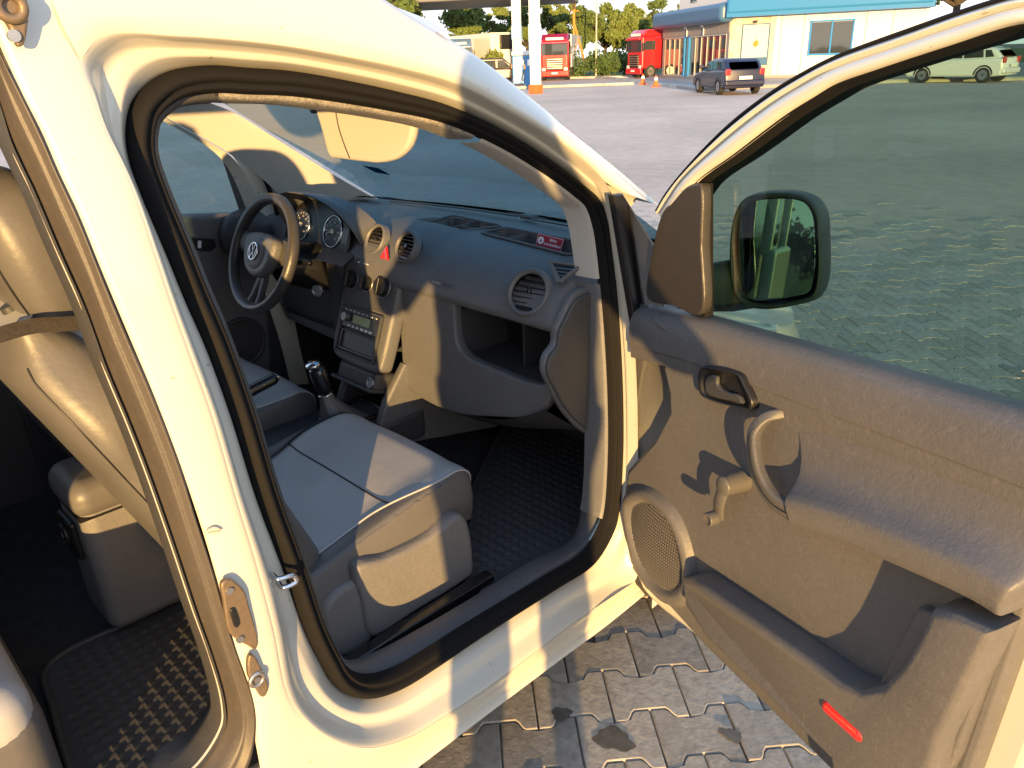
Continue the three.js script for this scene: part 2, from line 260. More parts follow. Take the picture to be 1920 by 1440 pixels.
// roof rail and windscreen pillar above the opening
{
  const A = [[0.761,1.615,2.390], [0.757,1.642,2.354], [0.757,1.641,2.263], [0.758,1.636,2.190], [0.759,1.627,2.109], [0.762,1.611,2.012], [0.765,1.589,1.898], [0.769,1.559,1.782], [0.777,1.504,1.660], [0.785,1.443,1.543], [0.793,1.379,1.445], [0.797,1.346,1.405], [0.801,1.321,1.362]];
  const Mid = [[0.753,1.692,2.405], [0.752,1.700,2.349], [0.751,1.703,2.248], [0.752,1.700,2.167], [0.754,1.687,2.083], [0.758,1.659,1.988], [0.763,1.625,1.882], [0.769,1.582,1.761], [0.778,1.518,1.642], [0.787,1.452,1.526], [0.795,1.388,1.430], [0.799,1.355,1.380], [0.807,1.295,1.291]];
  const B = [[0.696,1.784,2.385], [0.695,1.790,2.309], [0.695,1.792,2.206], [0.696,1.786,2.123], [0.699,1.768,2.029], [0.705,1.722,1.935], [0.713,1.667,1.828], [0.722,1.607,1.701], [0.733,1.532,1.578], [0.743,1.455,1.459], [0.752,1.391,1.358], [0.757,1.351,1.297], [0.769,1.250,1.146]];
  const n = 120, a = curve(A, n), m = curve(Mid, n), b = curve(B, n), L = [a];
  for (const t of [0.06, 0.2, 0.35, 0.5, 0.65, 0.8, 0.92, 1]) L.push(a.map((p, i) => { const q = new THREE.Vector3(); const s = 1 - t; q.addScaledVector(p, s * s - s * t * 0).addScaledVector(m[i], 0); const c = m[i].clone().multiplyScalar(2).addScaledVector(p, -0.5).addScaledVector(b[i], -0.5); return new THREE.Vector3().addScaledVector(p, s * s).addScaledVector(c, 2 * s * t).addScaledVector(b[i], t * t); }));
  L.push(b.map(p => p.clone().add(new THREE.Vector3(-0.025, 0.004, -0.006)))); L.push(b.map(p => p.clone().add(new THREE.Vector3(-0.09, 0.006, -0.012)))); L.push(b.map(p => p.clone().add(new THREE.Vector3(-0.12, -0.03, -0.01))));
  obj('roof_rail', loft(L), M.white, van);
}
// quarter window ahead of the door
{
  const P = [[0.835,1.324,1.430], [0.835,1.324,1.400], [0.835,1.161,1.248], [0.835,0.936,1.212], [0.835,0.968,1.329]];
  const Q = [[0.842,1.298,1.392], [0.842,1.189,1.289], [0.842,1.002,1.247], [0.842,1.020,1.318]];
  const fl = (pts, d) => orient(plate(pts.map(p => [-p[2], p[1]]), d, 0.004), [0, 0, 0], [0, 0, -1], [0, 1, 0], [1, 0, 0]);
  const q = obj('quarter_window_frame', fl(P, 0.02).translate(P[0][0] - 0.012, 0, 0), M.black, van);
  obj('quarter_window_glass', fl(Q, 0.006).translate(Q[0][0] + 0.004, 0, 0), M.gloss, q);
}
// front wing, bonnet and nose
{
  const prof = (z) => { const t = Math.max(0, (0.75 - z) / 0.75); return 0.905 - 0.30 * t * t; };
  const L = [];
  for (const y of [0.22, 0.4, 0.62, 0.75, 0.85, 0.92, 0.98, 1.01]) {
    const l = []; for (let i = 0; i <= 40; i++) { const z = 1.315 - i / 40 * 1.285; let yy = y; const arch = Math.abs(z - 0.90) < 0.37 ? 0.31 + Math.sqrt(Math.max(0, 0.37 * 0.37 - (z - 0.90) ** 2)) : 0; if (yy < arch) yy = arch; const top = lerp(0.98, 0.74, sstep(1.3, 0.1, z)); yy = Math.min(yy, lerp(yy, yy * top / 1.02, 1)); l.push(new THREE.Vector3(prof(z) - 0.06 * sstep(0.8, 1.02, y), yy, z)); } L.push(l);
  }
  const topL = L[L.length - 1];
  for (const [k, h] of [[0.85, 0.015], [0.5, 0.03], [0, 0.035], [-0.5, 0.03], [-0.85, 0.015], [-1, 0]]) L.push(topL.map(p => new THREE.Vector3(p.x * k, p.y + h, p.z + (k < 1 ? -0.0 : 0))));
  obj('front_wing_and_bonnet', loft(L), M.white, van);
  obj('nose', [rbox(1.2, 0.5, 0.12, 0.05, 0, 0.5, 0.08)], M.white, van);
  const w = new THREE.Group(); w.name = 'front_wheel'; van.add(w); w.position.set(0.83, 0.31, 0.88); w.rotation.y = -0.42;
  obj('tyre', new THREE.LatheGeometry([[0.2, -0.10], [0.27, -0.105], [0.30, -0.09], [0.312, -0.05], [0.315, 0], [0.312, 0.05], [0.30, 0.09], [0.27, 0.105], [0.2, 0.10]].map(p => new THREE.Vector2(...p)), 48).rotateZ(Math.PI / 2), M.tyre, w);
  obj('rim', [new THREE.LatheGeometry([[0.0, 0.06], [0.12, 0.07], [0.185, 0.075], [0.205, 0.10]].map(p => new THREE.Vector2(...p)), 36).rotateZ(-Math.PI / 2)], M.knobMetal, w);
}
// roof, far side, tail
obj('roof_panel', [grid((u, v) => { const x = lerp(-0.72, 0.72, u); return [x, 1.80 - 0.10 * Math.pow(Math.abs(x) / 0.72, 3) - 0.06 * Math.pow(1 - v, 4), lerp(1.74, 4.35, v)]; }, 16, 20), grid((u, v) => { const x = lerp(-0.70, 0.70, u); return [x, 1.745 - 0.08 * Math.pow(Math.abs(x) / 0.72, 3) - 0.06 * Math.pow(1 - v, 4), lerp(1.76, 4.33, v)]; }, 16, 20)], M.white, van);
obj('headliner', grid((u, v) => { const x = lerp(-0.66, 0.66, u); return [x, 1.725 - 0.11 * Math.pow(Math.abs(x) / 0.72, 3) - 0.09 * Math.pow(1 - v, 3), lerp(1.70, 4.32, v)]; }, 16, 16), M.liner, van);
obj('tail_wall', rbox(1.66, 1.5, 0.08, 0.03, 0, 1.0, 4.36), M.white, van);
obj('rear_side_panel', [rbox(0.07, 1.42, 1.14, 0.03, 0.80, 0.95, 3.78)], M.white, van);
obj('side_trim_panel', [rbox(0.05, 1.0, 2.0, 0.03, -0.78, 0.62, 3.3)], M.trimDark, van);
obj('side_pillar', [rbox(0.09, 0.70, 0.16, 0.03, -0.77, 1.42, 2.32), rbox(0.08, 0.70, 0.10, 0.03, -0.77, 1.42, 3.3), rbox(0.09, 0.16, 2.2, 0.04, -0.74, 1.68, 3.3)], M.pale, van);
obj('side_skin', [rbox(0.03, 0.95, 2.1, 0.01, -0.86, 0.66, 3.3)], M.white, van);
obj('side_window', new THREE.PlaneGeometry(1.9, 0.56).rotateY(Math.PI / 2).translate(-0.80, 1.40, 3.3), M.glassClear, van);
{ // sliding door pushed back along the side
  const d = group0('sliding_door'); obj('door_panel', [rbox(0.06, 0.85, 1.02, 0.025, 0.955, 0.74, 3.72)], M.white, d); obj('window_surround', [rbox(0.05, 0.08, 1.0, 0.02, 0.93, 1.60, 3.72), rbox(0.05, 0.5, 0.07, 0.02, 0.935, 1.38, 3.24), rbox(0.05, 0.5, 0.07, 0.02, 0.935, 1.38, 4.19)], M.white, d); obj('door_pane', new THREE.PlaneGeometry(0.9, 0.44).rotateY(Math.PI / 2).translate(0.935, 1.37, 3.72), M.glassBlue, d);
}
obj('sill_board', [rbox(0.10, 0.16, 2.2, 0.03, 0.77, 0.30, 3.4)], M.white, van);
obj('cabin_floor', [rbox(1.56, 0.04, 3.3, 0.015, 0, 0.335, 2.72)], M.carpet, van);
obj('firewall', [rbox(1.5, 0.80, 0.05, 0.02, 0, 0.70, 0.90)], M.carpet, van);
obj('kick_panel', [rbox(0.04, 0.52, 1.4, 0.015, -0.775, 0.56, 1.62)], M.dashDark, van);
obj('kick_panel', [rbox(0.03, 0.62, 0.42, 0.012, 0.735, 0.64, 1.10)], M.dashDark, van);
obj('dash_core', [rbox(1.36, 0.36, 0.30, 0.03, 0, 0.88, 1.10), rbox(0.55, 0.12, 0.14, 0.02, 0.36, 0.99, 1.28)], M.black, van);
obj('underbody', [rbox(1.5, 0.12, 3.9, 0.03, 0, 0.25, 2.2)], M.black, van);
// moulding along the front edge of the sliding door opening
{
  const A = [[0.747,1.655,2.477], [0.752,1.624,2.473], [0.758,1.581,2.464], [0.765,1.534,2.456], [0.771,1.488,2.450], [0.777,1.441,2.442], [0.785,1.381,2.436], [0.797,1.284,2.425], [0.809,1.190,2.413], [0.821,1.081,2.403], [0.830,0.996,2.400], [0.841,0.881,2.395], [0.851,0.773,2.394], [0.860,0.644,2.385], [0.864,0.588,2.393], [0.868,0.524,2.421], [0.870,0.485,2.487]];
  const B = [[0.721,1.613,2.485], [0.728,1.567,2.482], [0.734,1.525,2.482], [0.738,1.493,2.478], [0.742,1.467,2.474], [0.753,1.382,2.465], [0.762,1.309,2.456], [0.773,1.221,2.451], [0.782,1.143,2.443], [0.790,1.069,2.437], [0.798,0.998,2.433], [0.806,0.915,2.429], [0.815,0.817,2.425], [0.823,0.719,2.419], [0.830,0.628,2.420], [0.832,0.588,2.430], [0.835,0.546,2.480], [0.835,0.536,2.550]];
  const n = 120, a = curve(A, n), b = curve(B, n), L = [];
  for (const [t, d] of [[-0.06, -0.02], [0, 0.0], [0.05, 0.008], [0.18, 0.011], [0.30, 0.006], [0.42, 0.010], [0.56, 0.012], [0.70, 0.002], [0.84, -0.008], [1, -0.012]]) L.push(a.map((p, i) => { const q = p.clone().lerp(b[i], t); q.x += d; return q; }));
  const st = obj('sliding_door_seal', loft(L), M.strip, van);
  obj('seal_lip', loft([[1, -0.011], [1.025, -0.009], [1.045, -0.013]].map(([t, d]) => a.map((p, i) => { const q = p.clone().lerp(b[i], t); q.x += d; return q; }))), M.pale, st);
  // inner face of the pillar behind it
  obj('pillar_inner_trim', loft([b, b.map(p => p.clone().add(new THREE.Vector3(-0.05, 0, 0.004))), b.map(p => p.clone().add(new THREE.Vector3(-0.10, 0, -0.03))), b.map(p => p.clone().add(new THREE.Vector3(-0.10, 0, -0.16)))].map(l => l)), M.trimDark, van);
}


// =====================================================================  GROUND  ==
Object.assign(M, {
  lot: std(lin(0.66, 0.545, 0.455), 0.95, { map: T.far, bumpMap: T.rough, bumpScale: 0.006 }),
  sand: std(lin(0.26, 0.245, 0.22), 1, { map: T.carpet }),
  kerb: std(lin(0.55, 0.54, 0.50), 0.9, { map: T.concrete }),
  grassM: std(lin(0.10, 0.15, 0.05), 1, { map: T.grass }),
});
const lot = structure(obj('ground', grid((u, v) => [lerp(-260, 200, u), -0.03, lerp(-300, 160, v)], 4, 4), M.sand));
{ // pale yard paving beyond the near stones
  const sh = new THREE.Shape([[-60, -8], [26, -8], [26, 62], [-60, 62]].map(p => new THREE.Vector2(...p))), h = []; for (let i = 0; i < 48; i++) { const a = -i / 48 * Math.PI * 2; h.push(new THREE.Vector2(1.2 + Math.cos(a) * 5.6, -2.2 + Math.sin(a) * 5.6)); } sh.holes.push(new THREE.Path(h));
  structure(obj('station_yard', new THREE.ShapeGeometry(sh).rotateX(-Math.PI / 2).translate(0, -0.0028, 0), M.lot));
}
// interlocking wavy paving stones
{
  const e1 = [0.65, -0.76], e2 = [0.76, 0.65], PER = 0.199, ROW = 0.151, A = 0.034, gap = 0.0024;
  const yard = structure(obj('paving_bed', grid((u, v) => [lerp(-6.5, 9, u), -0.0065, lerp(-6.5, 7.9, v)], 2, 2), M.sand));
  const hi = (e) => { let t = ((e / PER) % 1 + 1) % 1; t = Math.min(t, 1 - t) * PER; return sstep(0.033, 0.058, t) * 0.999; };
  const line = (e0, ph, sign) => { const o = []; for (let i = 0; i <= 12; i++) { const e = [0, 0.02, 0.033, 0.040, 0.050, 0.058, 0.0995, 0.141, 0.149, 0.159, 0.166, 0.179, 0.199][i]; o.push([e, -A * hi(e + ph)]); } return o; };
  const bot = line(0, 0), top = line(0, PER / 2);
  const outline = [];
  for (const [e, f] of bot) outline.push([Math.min(PER - gap, Math.max(gap, e)), f - gap]);
  for (const [e, f] of top.slice().reverse()) outline.push([Math.min(PER - gap, Math.max(gap, e)), f - ROW + gap]);
  // plate lies in x,y; x -> e1, y -> e2, thickness -> up
  const base = plate(outline.map(p => [p[0] - PER / 2, -(p[1] + ROW / 2 + A / 2)]), 0.05, 0.0032).applyMatrix4(new THREE.Matrix4().makeBasis(new THREE.Vector3(e1[0], 0, e1[1]), new THREE.Vector3(-e2[0], 0, -e2[1]), new THREE.Vector3(0, 1, 0)));
  base.translate(0, -0.05, 0);
  const variants = []; for (let k = 0; k < 8; k++) { const g = fin(base); const uv = g.attributes.uv; const du = rr(0, 1.6), dv = rr(0, 1.6), q = k % 2 ? 1 : -1; for (let i = 0; i < uv.count; i++) uv.setXY(i, uv.getX(i) * q + du, uv.getY(i) + dv); variants.push(g); }
  const tones = [[0.45, 0.425, 0.385], [0.49, 0.46, 0.415], [0.42, 0.40, 0.365], [0.47, 0.44, 0.40], [0.39, 0.375, 0.35]].map(c => std(lin(...c), 0.9, { map: T.concrete, bumpMap: T.rough, bumpScale: 0.0012 }));
  const spots = [];
  for (let k = -110; k <= 70; k++) for (let n = -90; n <= 100; n++) {
    const a = -0.742 + (k & 1 ? PER / 2 : 0) + n * PER + PER / 2, b = 1.719 + k * ROW - ROW / 2 - A / 2;
    const x = e1[0] * a + e2[0] * b, z = e1[1] * a + e2[1] * b; const dist = Math.hypot(x - 1.87, z - 2.74); if (z > 7.5 || dist > 6.2 + rnd() * 3.4) continue;
    if (x > -0.9 && x < 0.6 && z > 0.3 && z < 4.2) continue;       // under the van
    // the stones that show: between sill and door, and beyond the door
    const near = x > 0.55 && x < 2.1 && z > 0.7 && z < 2.3 && x - 0.55 * z > -0.35;
    const far = z < 0.95 && z > -2.4 && x > 0.98 + 0.12 * Math.max(0, 0.9 - z) * 0 && x < 2.3 + 0.0 * z && x > 0.95;
    spots.push([x, z, near ? 0 : far ? 1 + (0.95 - z) : 99 + rnd(), rr(-0.0016, 0.0016), rr(-0.007, 0.007), rr(-0.007, 0.007), Math.floor(rnd() * 8), Math.floor(rnd() * 5)]);
  }
  spots.sort((p, q) => p[2] - q[2]);
  for (const [x, z, , dy, rx, rz, v, t] of spots.slice(0, 295)) { const m = new THREE.Mesh(variants[v], tones[t]); m.name = 'paving_stone'; m.position.set(x, dy, z); m.rotation.set(rx, 0, rz); m.castShadow = m.receiveShadow = true; yard.add(m); }
  const rest = spots.slice(295), im = new THREE.InstancedMesh(variants[0], std(lin(1, 1, 1), 0.9, { map: T.concrete, bumpMap: T.rough, bumpScale: 0.0012 }), rest.length), mm = new THREE.Matrix4(), e = new THREE.Euler();
  rest.forEach(([x, z, , dy, rx, rz], i) => { mm.makeRotationFromEuler(e.set(rx, 0, rz)); mm.setPosition(x, dy, z); im.setMatrixAt(i, mm); const s = rr(0.85, 1.12); im.setColorAt(i, lin(0.46 * s, 0.425 * s, 0.385 * s)); });
  const stainM = std(lin(0.15, 0.145, 0.135), 0.75, { map: T.concrete, bumpMap: T.rough, bumpScale: 0.0008 });
  for (const [x, z, r, a, f] of [[0.985, 1.575, 0.050, 0.4, 0.72], [0.835, 1.605, 0.026, 1.0, 0.9], [1.19, 1.36, 0.03, 0.2, 0.6]]) {
    const P = []; for (let i = 0; i < 26; i++) { const t = i / 26 * 6.2832, q = r * (1 + 0.16 * Math.sin(t * 3 + x * 9) + 0.09 * Math.sin(t * 7 + z * 5)); P.push(new THREE.Vector2(Math.cos(t) * q, Math.sin(t) * q * f)); }
    obj('oil_stain', new THREE.ShapeGeometry(new THREE.Shape(P)).rotateX(-Math.PI / 2).rotateY(a).translate(x, 0.0032, z), stainM, yard);
  }
  im.name = 'paving_stones_further_off'; im.userData.kind = 'stuff'; im.castShadow = im.receiveShadow = true; yard.add(im);
}


// =====================================================================  FILLING STATION BEHIND  ==
Object.assign(M, {
  wallWarm: std(lin(0.68, 0.60, 0.50), 0.85, { map: T.concrete }), wallWhite: std(lin(0.80, 0.79, 0.77), 0.8, { map: T.grainCol }),
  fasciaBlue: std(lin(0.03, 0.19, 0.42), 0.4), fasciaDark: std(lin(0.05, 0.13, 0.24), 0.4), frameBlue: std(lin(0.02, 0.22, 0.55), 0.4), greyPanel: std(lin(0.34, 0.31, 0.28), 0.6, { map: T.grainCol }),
  shopGlass: phys(lin(0.035, 0.042, 0.045), 0.05, { clearcoat: 1, clearcoatRoughness: 0.02 }), mullion: std(lin(0.42, 0.41, 0.39), 0.4), navy: phys(lin(0.010, 0.013, 0.04), 0.35, { clearcoat: 0.35, clearcoatRoughness: 0.1 }),
  truckRed: phys(lin(0.50, 0.015, 0.02), 0.35, { clearcoat: 0.8 }), truckPurple: phys(lin(0.22, 0.02, 0.10), 0.35, { clearcoat: 0.8 }), truckBlue: phys(lin(0.10, 0.20, 0.48), 0.35, { clearcoat: 0.8 }), truckWhite: phys(lin(0.74, 0.74, 0.74), 0.4, { clearcoat: 0.5 }),
  carWhite: phys(lin(0.72, 0.74, 0.75), 0.3, { clearcoat: 1, clearcoatRoughness: 0.05 }), carDark: phys(lin(0.05, 0.045, 0.045), 0.3, { clearcoat: 1 }), lampRed: phys(lin(0.5, 0.01, 0.01), 0.25, { clearcoat: 1 }), lampWhite: phys(lin(0.75, 0.75, 0.72), 0.2, { clearcoat: 1 }),
  plateWhite: std(lin(0.78, 0.78, 0.75), 0.5), orange: std(lin(0.72, 0.13, 0.02), 0.6), poster: std(lin(0.78, 0.74, 0.50), 0.6), amber: std(lin(0.55, 0.22, 0.03), 0.6), signPale: std(lin(0.35, 0.52, 0.66), 0.5), canopyGrey: std(lin(0.16, 0.16, 0.16), 0.6),
});
{
  // shop: a glazed left front and a plain right front meeting at a corner; x' along the front, z' towards the yard
  const C = [-21.8, -37.0], shop = thing('station_shop', 'low white filling station shop with blue fascia and glazed front', 'building', [C[0], 0, C[1]]);
  const Lf = new THREE.Vector2(-29.8 - C[0], -42.4 - C[1]), lenL = Lf.length(), aL = Math.atan2(Lf.y, Lf.x);       // towards the left end
  const Rt = new THREE.Vector2(-13.0 - C[0], -40.0 - C[1]), lenR = Rt.length(), aR = Math.atan2(Rt.y, Rt.x);
  const onL = (g) => g.rotateY(-(aL - Math.PI)), onR = (g) => g.rotateY(-aR);   // local x runs from the corner: -x on the left front, +x on the right front; +z faces the yard
  const wl = [];
  // left front: glazing bays between posts, panel band above
  const H = 2.35; let nb = 11;
  obj('wall', [onL(box(lenL, 0.62, 0.3, -lenL / 2, H + 0.31, -0.15)), onL(box(0.35, H, 0.3, -0.18, H / 2, -0.15)), onL(box(0.35, H, 0.3, -lenL + 0.17, H / 2, -0.15))], M.greyPanel, shop);
  obj('wall', onR(box(lenR, 3.2, 0.3, lenR / 2, 1.6, -0.15)), M.wallWhite, shop);
  obj('wall', onR(box(2.3, 3.18, 0.04, 1.15, 1.59, 0.02)), M.wallWarm, shop);
  obj('plinth', [onR(box(lenR, 0.25, 0.08, lenR / 2, 0.125, 0.05)), onL(box(lenL, 0.15, 0.08, -lenL / 2, 0.075, 0.05))], M.greyPanel, shop);
  obj('rear_block', [onL(box(lenL, 3, 6, -lenL / 2, 1.5, -3.5))], M.wallWarm, shop);
  const w0 = 0.36, bw = (lenL - 0.72) / nb;
  for (let i = 0; i < nb; i++) {
    const x = -w0 - bw * (i + 0.5), door = i === 6;
    const f = obj(door ? 'shop_door' : 'window_frame', [onL(box(0.035, H, 0.05, x + bw / 2 - 0.018, H / 2, 0.0)), onL(box(bw, 0.07, 0.08, x, H - 0.035, 0)), onL(box(bw, 0.07, 0.08, x, 0.2, 0)), ...(door ? [onL(box(0.12, H - 0.1, 0.1, x + bw / 2 - 0.1, H / 2, 0.03)), onL(box(0.12, H - 0.1, 0.1, x - bw / 2 + 0.06, H / 2, 0.03))] : [])], door ? M.frameBlue : M.mullion, shop);
    obj('pane', onL(box(bw - 0.08, H - 0.2, 0.03, x - 0.01, H / 2, -0.05)), M.shopGlass, f);
  }
  for (let i = 0; i < 8; i++) obj('panel', onL(box(lenL / 8 - 0.04, 0.56, 0.05, -lenL * (i + 0.5) / 8, H + 0.31, 0.03)), M.greyPanel, shop);
  for (const x of [-3.2, -5.6]) obj('wall_lamp', [onL(new THREE.SphereGeometry(0.10, 12, 10).translate(x, H + 0.5, 0.2)), onL(box(0.05, 0.5, 0.05, x, H + 0.25, 0.1))], M.lampWhite, shop);
  const fas = (g) => g;
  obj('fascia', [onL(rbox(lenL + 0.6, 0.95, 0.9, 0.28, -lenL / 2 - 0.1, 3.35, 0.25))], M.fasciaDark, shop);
  obj('fascia', [onR(rbox(lenR + 0.4, 0.95, 0.9, 0.2, lenR / 2 + 0.05, 3.68, 0.25)), onR(box(lenR + 0.3, 0.25, 0.86, lenR / 2 + 0.05, 3.22, 0.22))], M.fasciaBlue, shop);
  obj('roof', [onR(box(lenR, 0.2, 7, lenR / 2, 3.6, -3.2))], M.greyPanel, shop);
  obj('upper_storey', [onL(box(lenL * 0.75, 1.4, 4, -lenL * 0.5, 4.6, -2.5))], M.wallWhite, shop);
  for (const x of [-2.2, -5.2]) obj('upper_window', onL(box(0.8, 1.0, 0.06, x - 1, 4.7, -0.49)), M.shopGlass, shop);
  const win = obj('window_frame', [onR(box(0.07, 1.55, 0.1, 4.05, 1.95, 0.04)), onR(box(0.07, 1.55, 0.1, 5.05, 1.95, 0.04)), onR(box(0.07, 1.55, 0.1, 6.05, 1.95, 0.04)), onR(box(2.1, 0.08, 0.12, 5.05, 1.18, 0.05)), onR(box(2.1, 0.07, 0.1, 5.05, 2.73, 0.04))], M.frameBlue, shop);
  for (const x of [4.55, 5.55]) obj('pane', onR(box(0.92, 1.45, 0.03, x, 1.95, 0.02)), M.shopGlass, win);
  for (const x of [2.6, 3.7, 6.6, 7.8]) obj('panel_joint', onR(box(0.025, 3.1, 0.02, x, 1.6, 0.008)), M.greyPanel, shop);
  const pf = obj('poster_frame', [onR(box(1.42, 2.0, 0.06, 1.35, 1.75, 0.06))], M.fasciaDark, shop);
  obj('poster', onR(box(1.28, 1.55, 0.03, 1.35, 1.92, 0.09)), M.poster, pf);
  obj('poster_emblem', [onR(new THREE.SphereGeometry(0.14, 14, 10).scale(1, 1.2, 0.12).rotateZ(-0.5).translate(1.4, 1.80, 0.11)), onR(box(0.02, 0.3, 0.01, 1.4, 2.05, 0.11))], M.amber, pf);
  obj('camera', onR(rbox(0.2, 0.1, 0.14, 0.03, 1.3, 2.85, 0.14)), M.black, shop);
  // raised pavement with a pale kerb round the shop
  const pav = structure(obj('shop_pavement', plate([[-33, 46], [-26.5, 35.6], [-17.3, 27.2], [-12, 34.6], [-2, 38.6], [10, 41], [10, 60], [-33, 60]].map(p => [p[0], p[1]]), 0.12, 0.01).rotateX(-Math.PI / 2), M.greyPanel));
  structure(obj('kerb', sweep([[-36, 0, -43.2], [-33, 0, -41.0], [-26.6, 0, -35.5], [-19.5, 0, -29.4], [-17.4, 0, -28.0], [-16.3, 0, -29.6], [-12, 0, -34.5], [-2, 0, -38.5], [10, 0, -40.9]], [[-0.12, -0.01], [-0.12, 0.14], [0.12, 0.14], [0.12, -0.01]], new THREE.Vector3(0, 1, 0)), M.kerb));
  structure(obj('kerb', sweep([[-60, 0, -38], [-46, 0, -40.0], [-38, 0, -42.5], [-33, 0, -43.9]], [[-0.12, -0.01], [-0.12, 0.13], [0.12, 0.13], [0.12, -0.01]], new THREE.Vector3(0, 1, 0)), M.kerb));
  structure(obj('grass_verge', grid((u, v) => [lerp(-130, 60, u), 0.05 + 0.35 * v, lerp(-43.5, -120, v) - 6 * Math.max(0, u - 0.45) + (u < 0.42 ? 4.5 * (0.42 - u) : 0)], 20, 6), M.grassM));
}
// ---- vehicles ----
function wheel(r, w, parent, x, y, z, m = M.knobMetal) {
  const g = new THREE.Group(); g.name = 'wheel'; g.position.set(x, y, z); parent.add(g); const s = x > 0 ? 1 : -1;
  obj('tyre', new THREE.LatheGeometry([[r * 0.62, -w / 2], [r * 0.9, -w / 2], [r, -w / 3], [r, w / 3], [r * 0.9, w / 2], [r * 0.62, w / 2]].map(p => new THREE.Vector2(...p)), 24).rotateZ(Math.PI / 2), M.tyre, g);
  obj('rim', [cyl(r * 0.64, r * 0.6, 0.04, 20).rotateZ(Math.PI / 2).translate(s * w * 0.36, 0, 0), ...[0, 1, 2, 3, 4].map(k => box(0.03, r * 1.2, 0.05).rotateX(k * Math.PI / 5).translate(s * w * 0.42, 0, 0))], m, g);
}
function makeCar(name, label, paint, S, group) {     // S: side outline etc.; local +z forward, x across
  const t = thing(name, label, 'car', [0, 0, 0], 0, group), W = S.w;
  const side = (pts, w, bev, m, nm, par = t) => obj(nm, plate(pts, w, bev).translate(0, 0, -w / 2).rotateY(-Math.PI / 2), m, par);  // outline x -> along car
  side(S.body, W, 0.09, paint, 'body');
  side(S.cabin, W - 0.16, 0.12, paint, 'cabin');
  const gm = M.shopGlass;
  for (const s of [-1, 1]) for (const q of S.sideWindows) obj('side_window', plate(q, 0.02, 0.004).rotateY(-Math.PI / 2).translate(s * (W / 2 - 0.075) + 0.01, 0, 0), gm, t);
  obj('rear_window', orient(plate(roundRect(-W / 2 + 0.24, 0, W / 2 - 0.24, S.rear[2], 0.06), 0.02, 0.004), [0, S.rear[1], S.rear[0]], [1, 0, 0], [0, Math.cos(S.rear[3]), Math.sin(S.rear[3])], [0, Math.sin(S.rear[3]), -Math.cos(S.rear[3])]), gm, t);
  obj('windscreen', orient(plate(roundRect(-W / 2 + 0.2, 0, W / 2 - 0.2, S.front[2], 0.06), 0.02, 0.004), [0, S.front[1], S.front[0]], [1, 0, 0], [0, Math.cos(S.front[3]), -Math.sin(S.front[3])], [0, Math.sin(S.front[3]), Math.cos(S.front[3])]), gm, t);
  for (const s of [-1, 1]) {
    obj('tail_light', rbox(0.2, S.tl[2], 0.10, 0.03, s * (W / 2 - 0.13), S.tl[1], S.tl[0]), M.lampRed, t); obj('headlight', rbox(0.34, 0.16, 0.1, 0.04, s * (W / 2 - 0.25), 0.64, S.nose - 0.05), M.lampWhite, t);
    obj('wing_mirror', rbox(0.2, 0.13, 0.1, 0.04, s * (W / 2 + 0.06), 0.98, S.front[0] - 0.35), paint, t);
    for (const z of S.axles) { wheel(S.r, 0.2, t, s * (W / 2 - 0.09), S.r, z); }
    for (const z of S.axles) obj('wheel_arch', new THREE.TorusGeometry(S.r + 0.035, 0.035, 8, 24, Math.PI).rotateY(Math.PI / 2).translate(s * (W / 2 - 0.012), S.r, z), M.black, t);
  }
  obj('rear_bumper', rbox(W - 0.04, 0.2, 0.16, 0.06, 0, 0.42, S.tail + 0.02), paint, t); obj('number_plate', box(0.5, 0.11, 0.015, 0, S.plate, S.tail - 0.07), M.plateWhite, t);
  return t;
}
const hatch = { w: 1.56, nose: 1.85, tail: -1.82, r: 0.285, axles: [1.12, -1.15], plate: 0.60, tl: [-1.78, 0.80, 0.22],
  body: [[-1.78, 0.26], [-1.82, 0.5], [-1.76, 0.86], [-1.2, 0.88], [0.7, 0.84], [1.55, 0.72], [1.82, 0.58], [1.86, 0.34], [1.7, 0.22], [-1.5, 0.22]],
  cabin: [[-1.76, 0.84], [-1.42, 1.19], [-1.22, 1.26], [-0.2, 1.27], [0.22, 1.18], [0.98, 0.82]],
  sideWindows: [[[-0.28, 0.88], [-0.30, 1.17], [0.05, 1.17], [0.30, 1.1], [0.66, 0.88]], [[-0.34, 0.88], [-0.36, 1.17], [-1.0, 1.17], [-1.05, 0.9]], [[-1.12, 0.9], [-1.08, 1.16], [-1.28, 1.16], [-1.42, 0.92]]],
  rear: [-1.725, 0.90, 0.33, 0.80], front: [0.90, 0.88, 0.50, 0.98] };
const golf = makeCar('hatchback_car', 'dark blue hatchback parked at the kerb before the station shop', M.navy, hatch, 'cars in the station yard');
golf.position.set(-15.3, 0, -26.1); golf.rotation.y = Math.PI + 0.90;
const saloon = makeCar('hatchback_car', 'pale hatchback parked beyond the shop, seen through the open door window', M.carWhite, hatch, 'cars in the station yard');
saloon.position.set(-9.6, 0, -34.8); saloon.rotation.y = -Math.PI / 2 - 0.10; saloon.scale.setScalar(1.05);
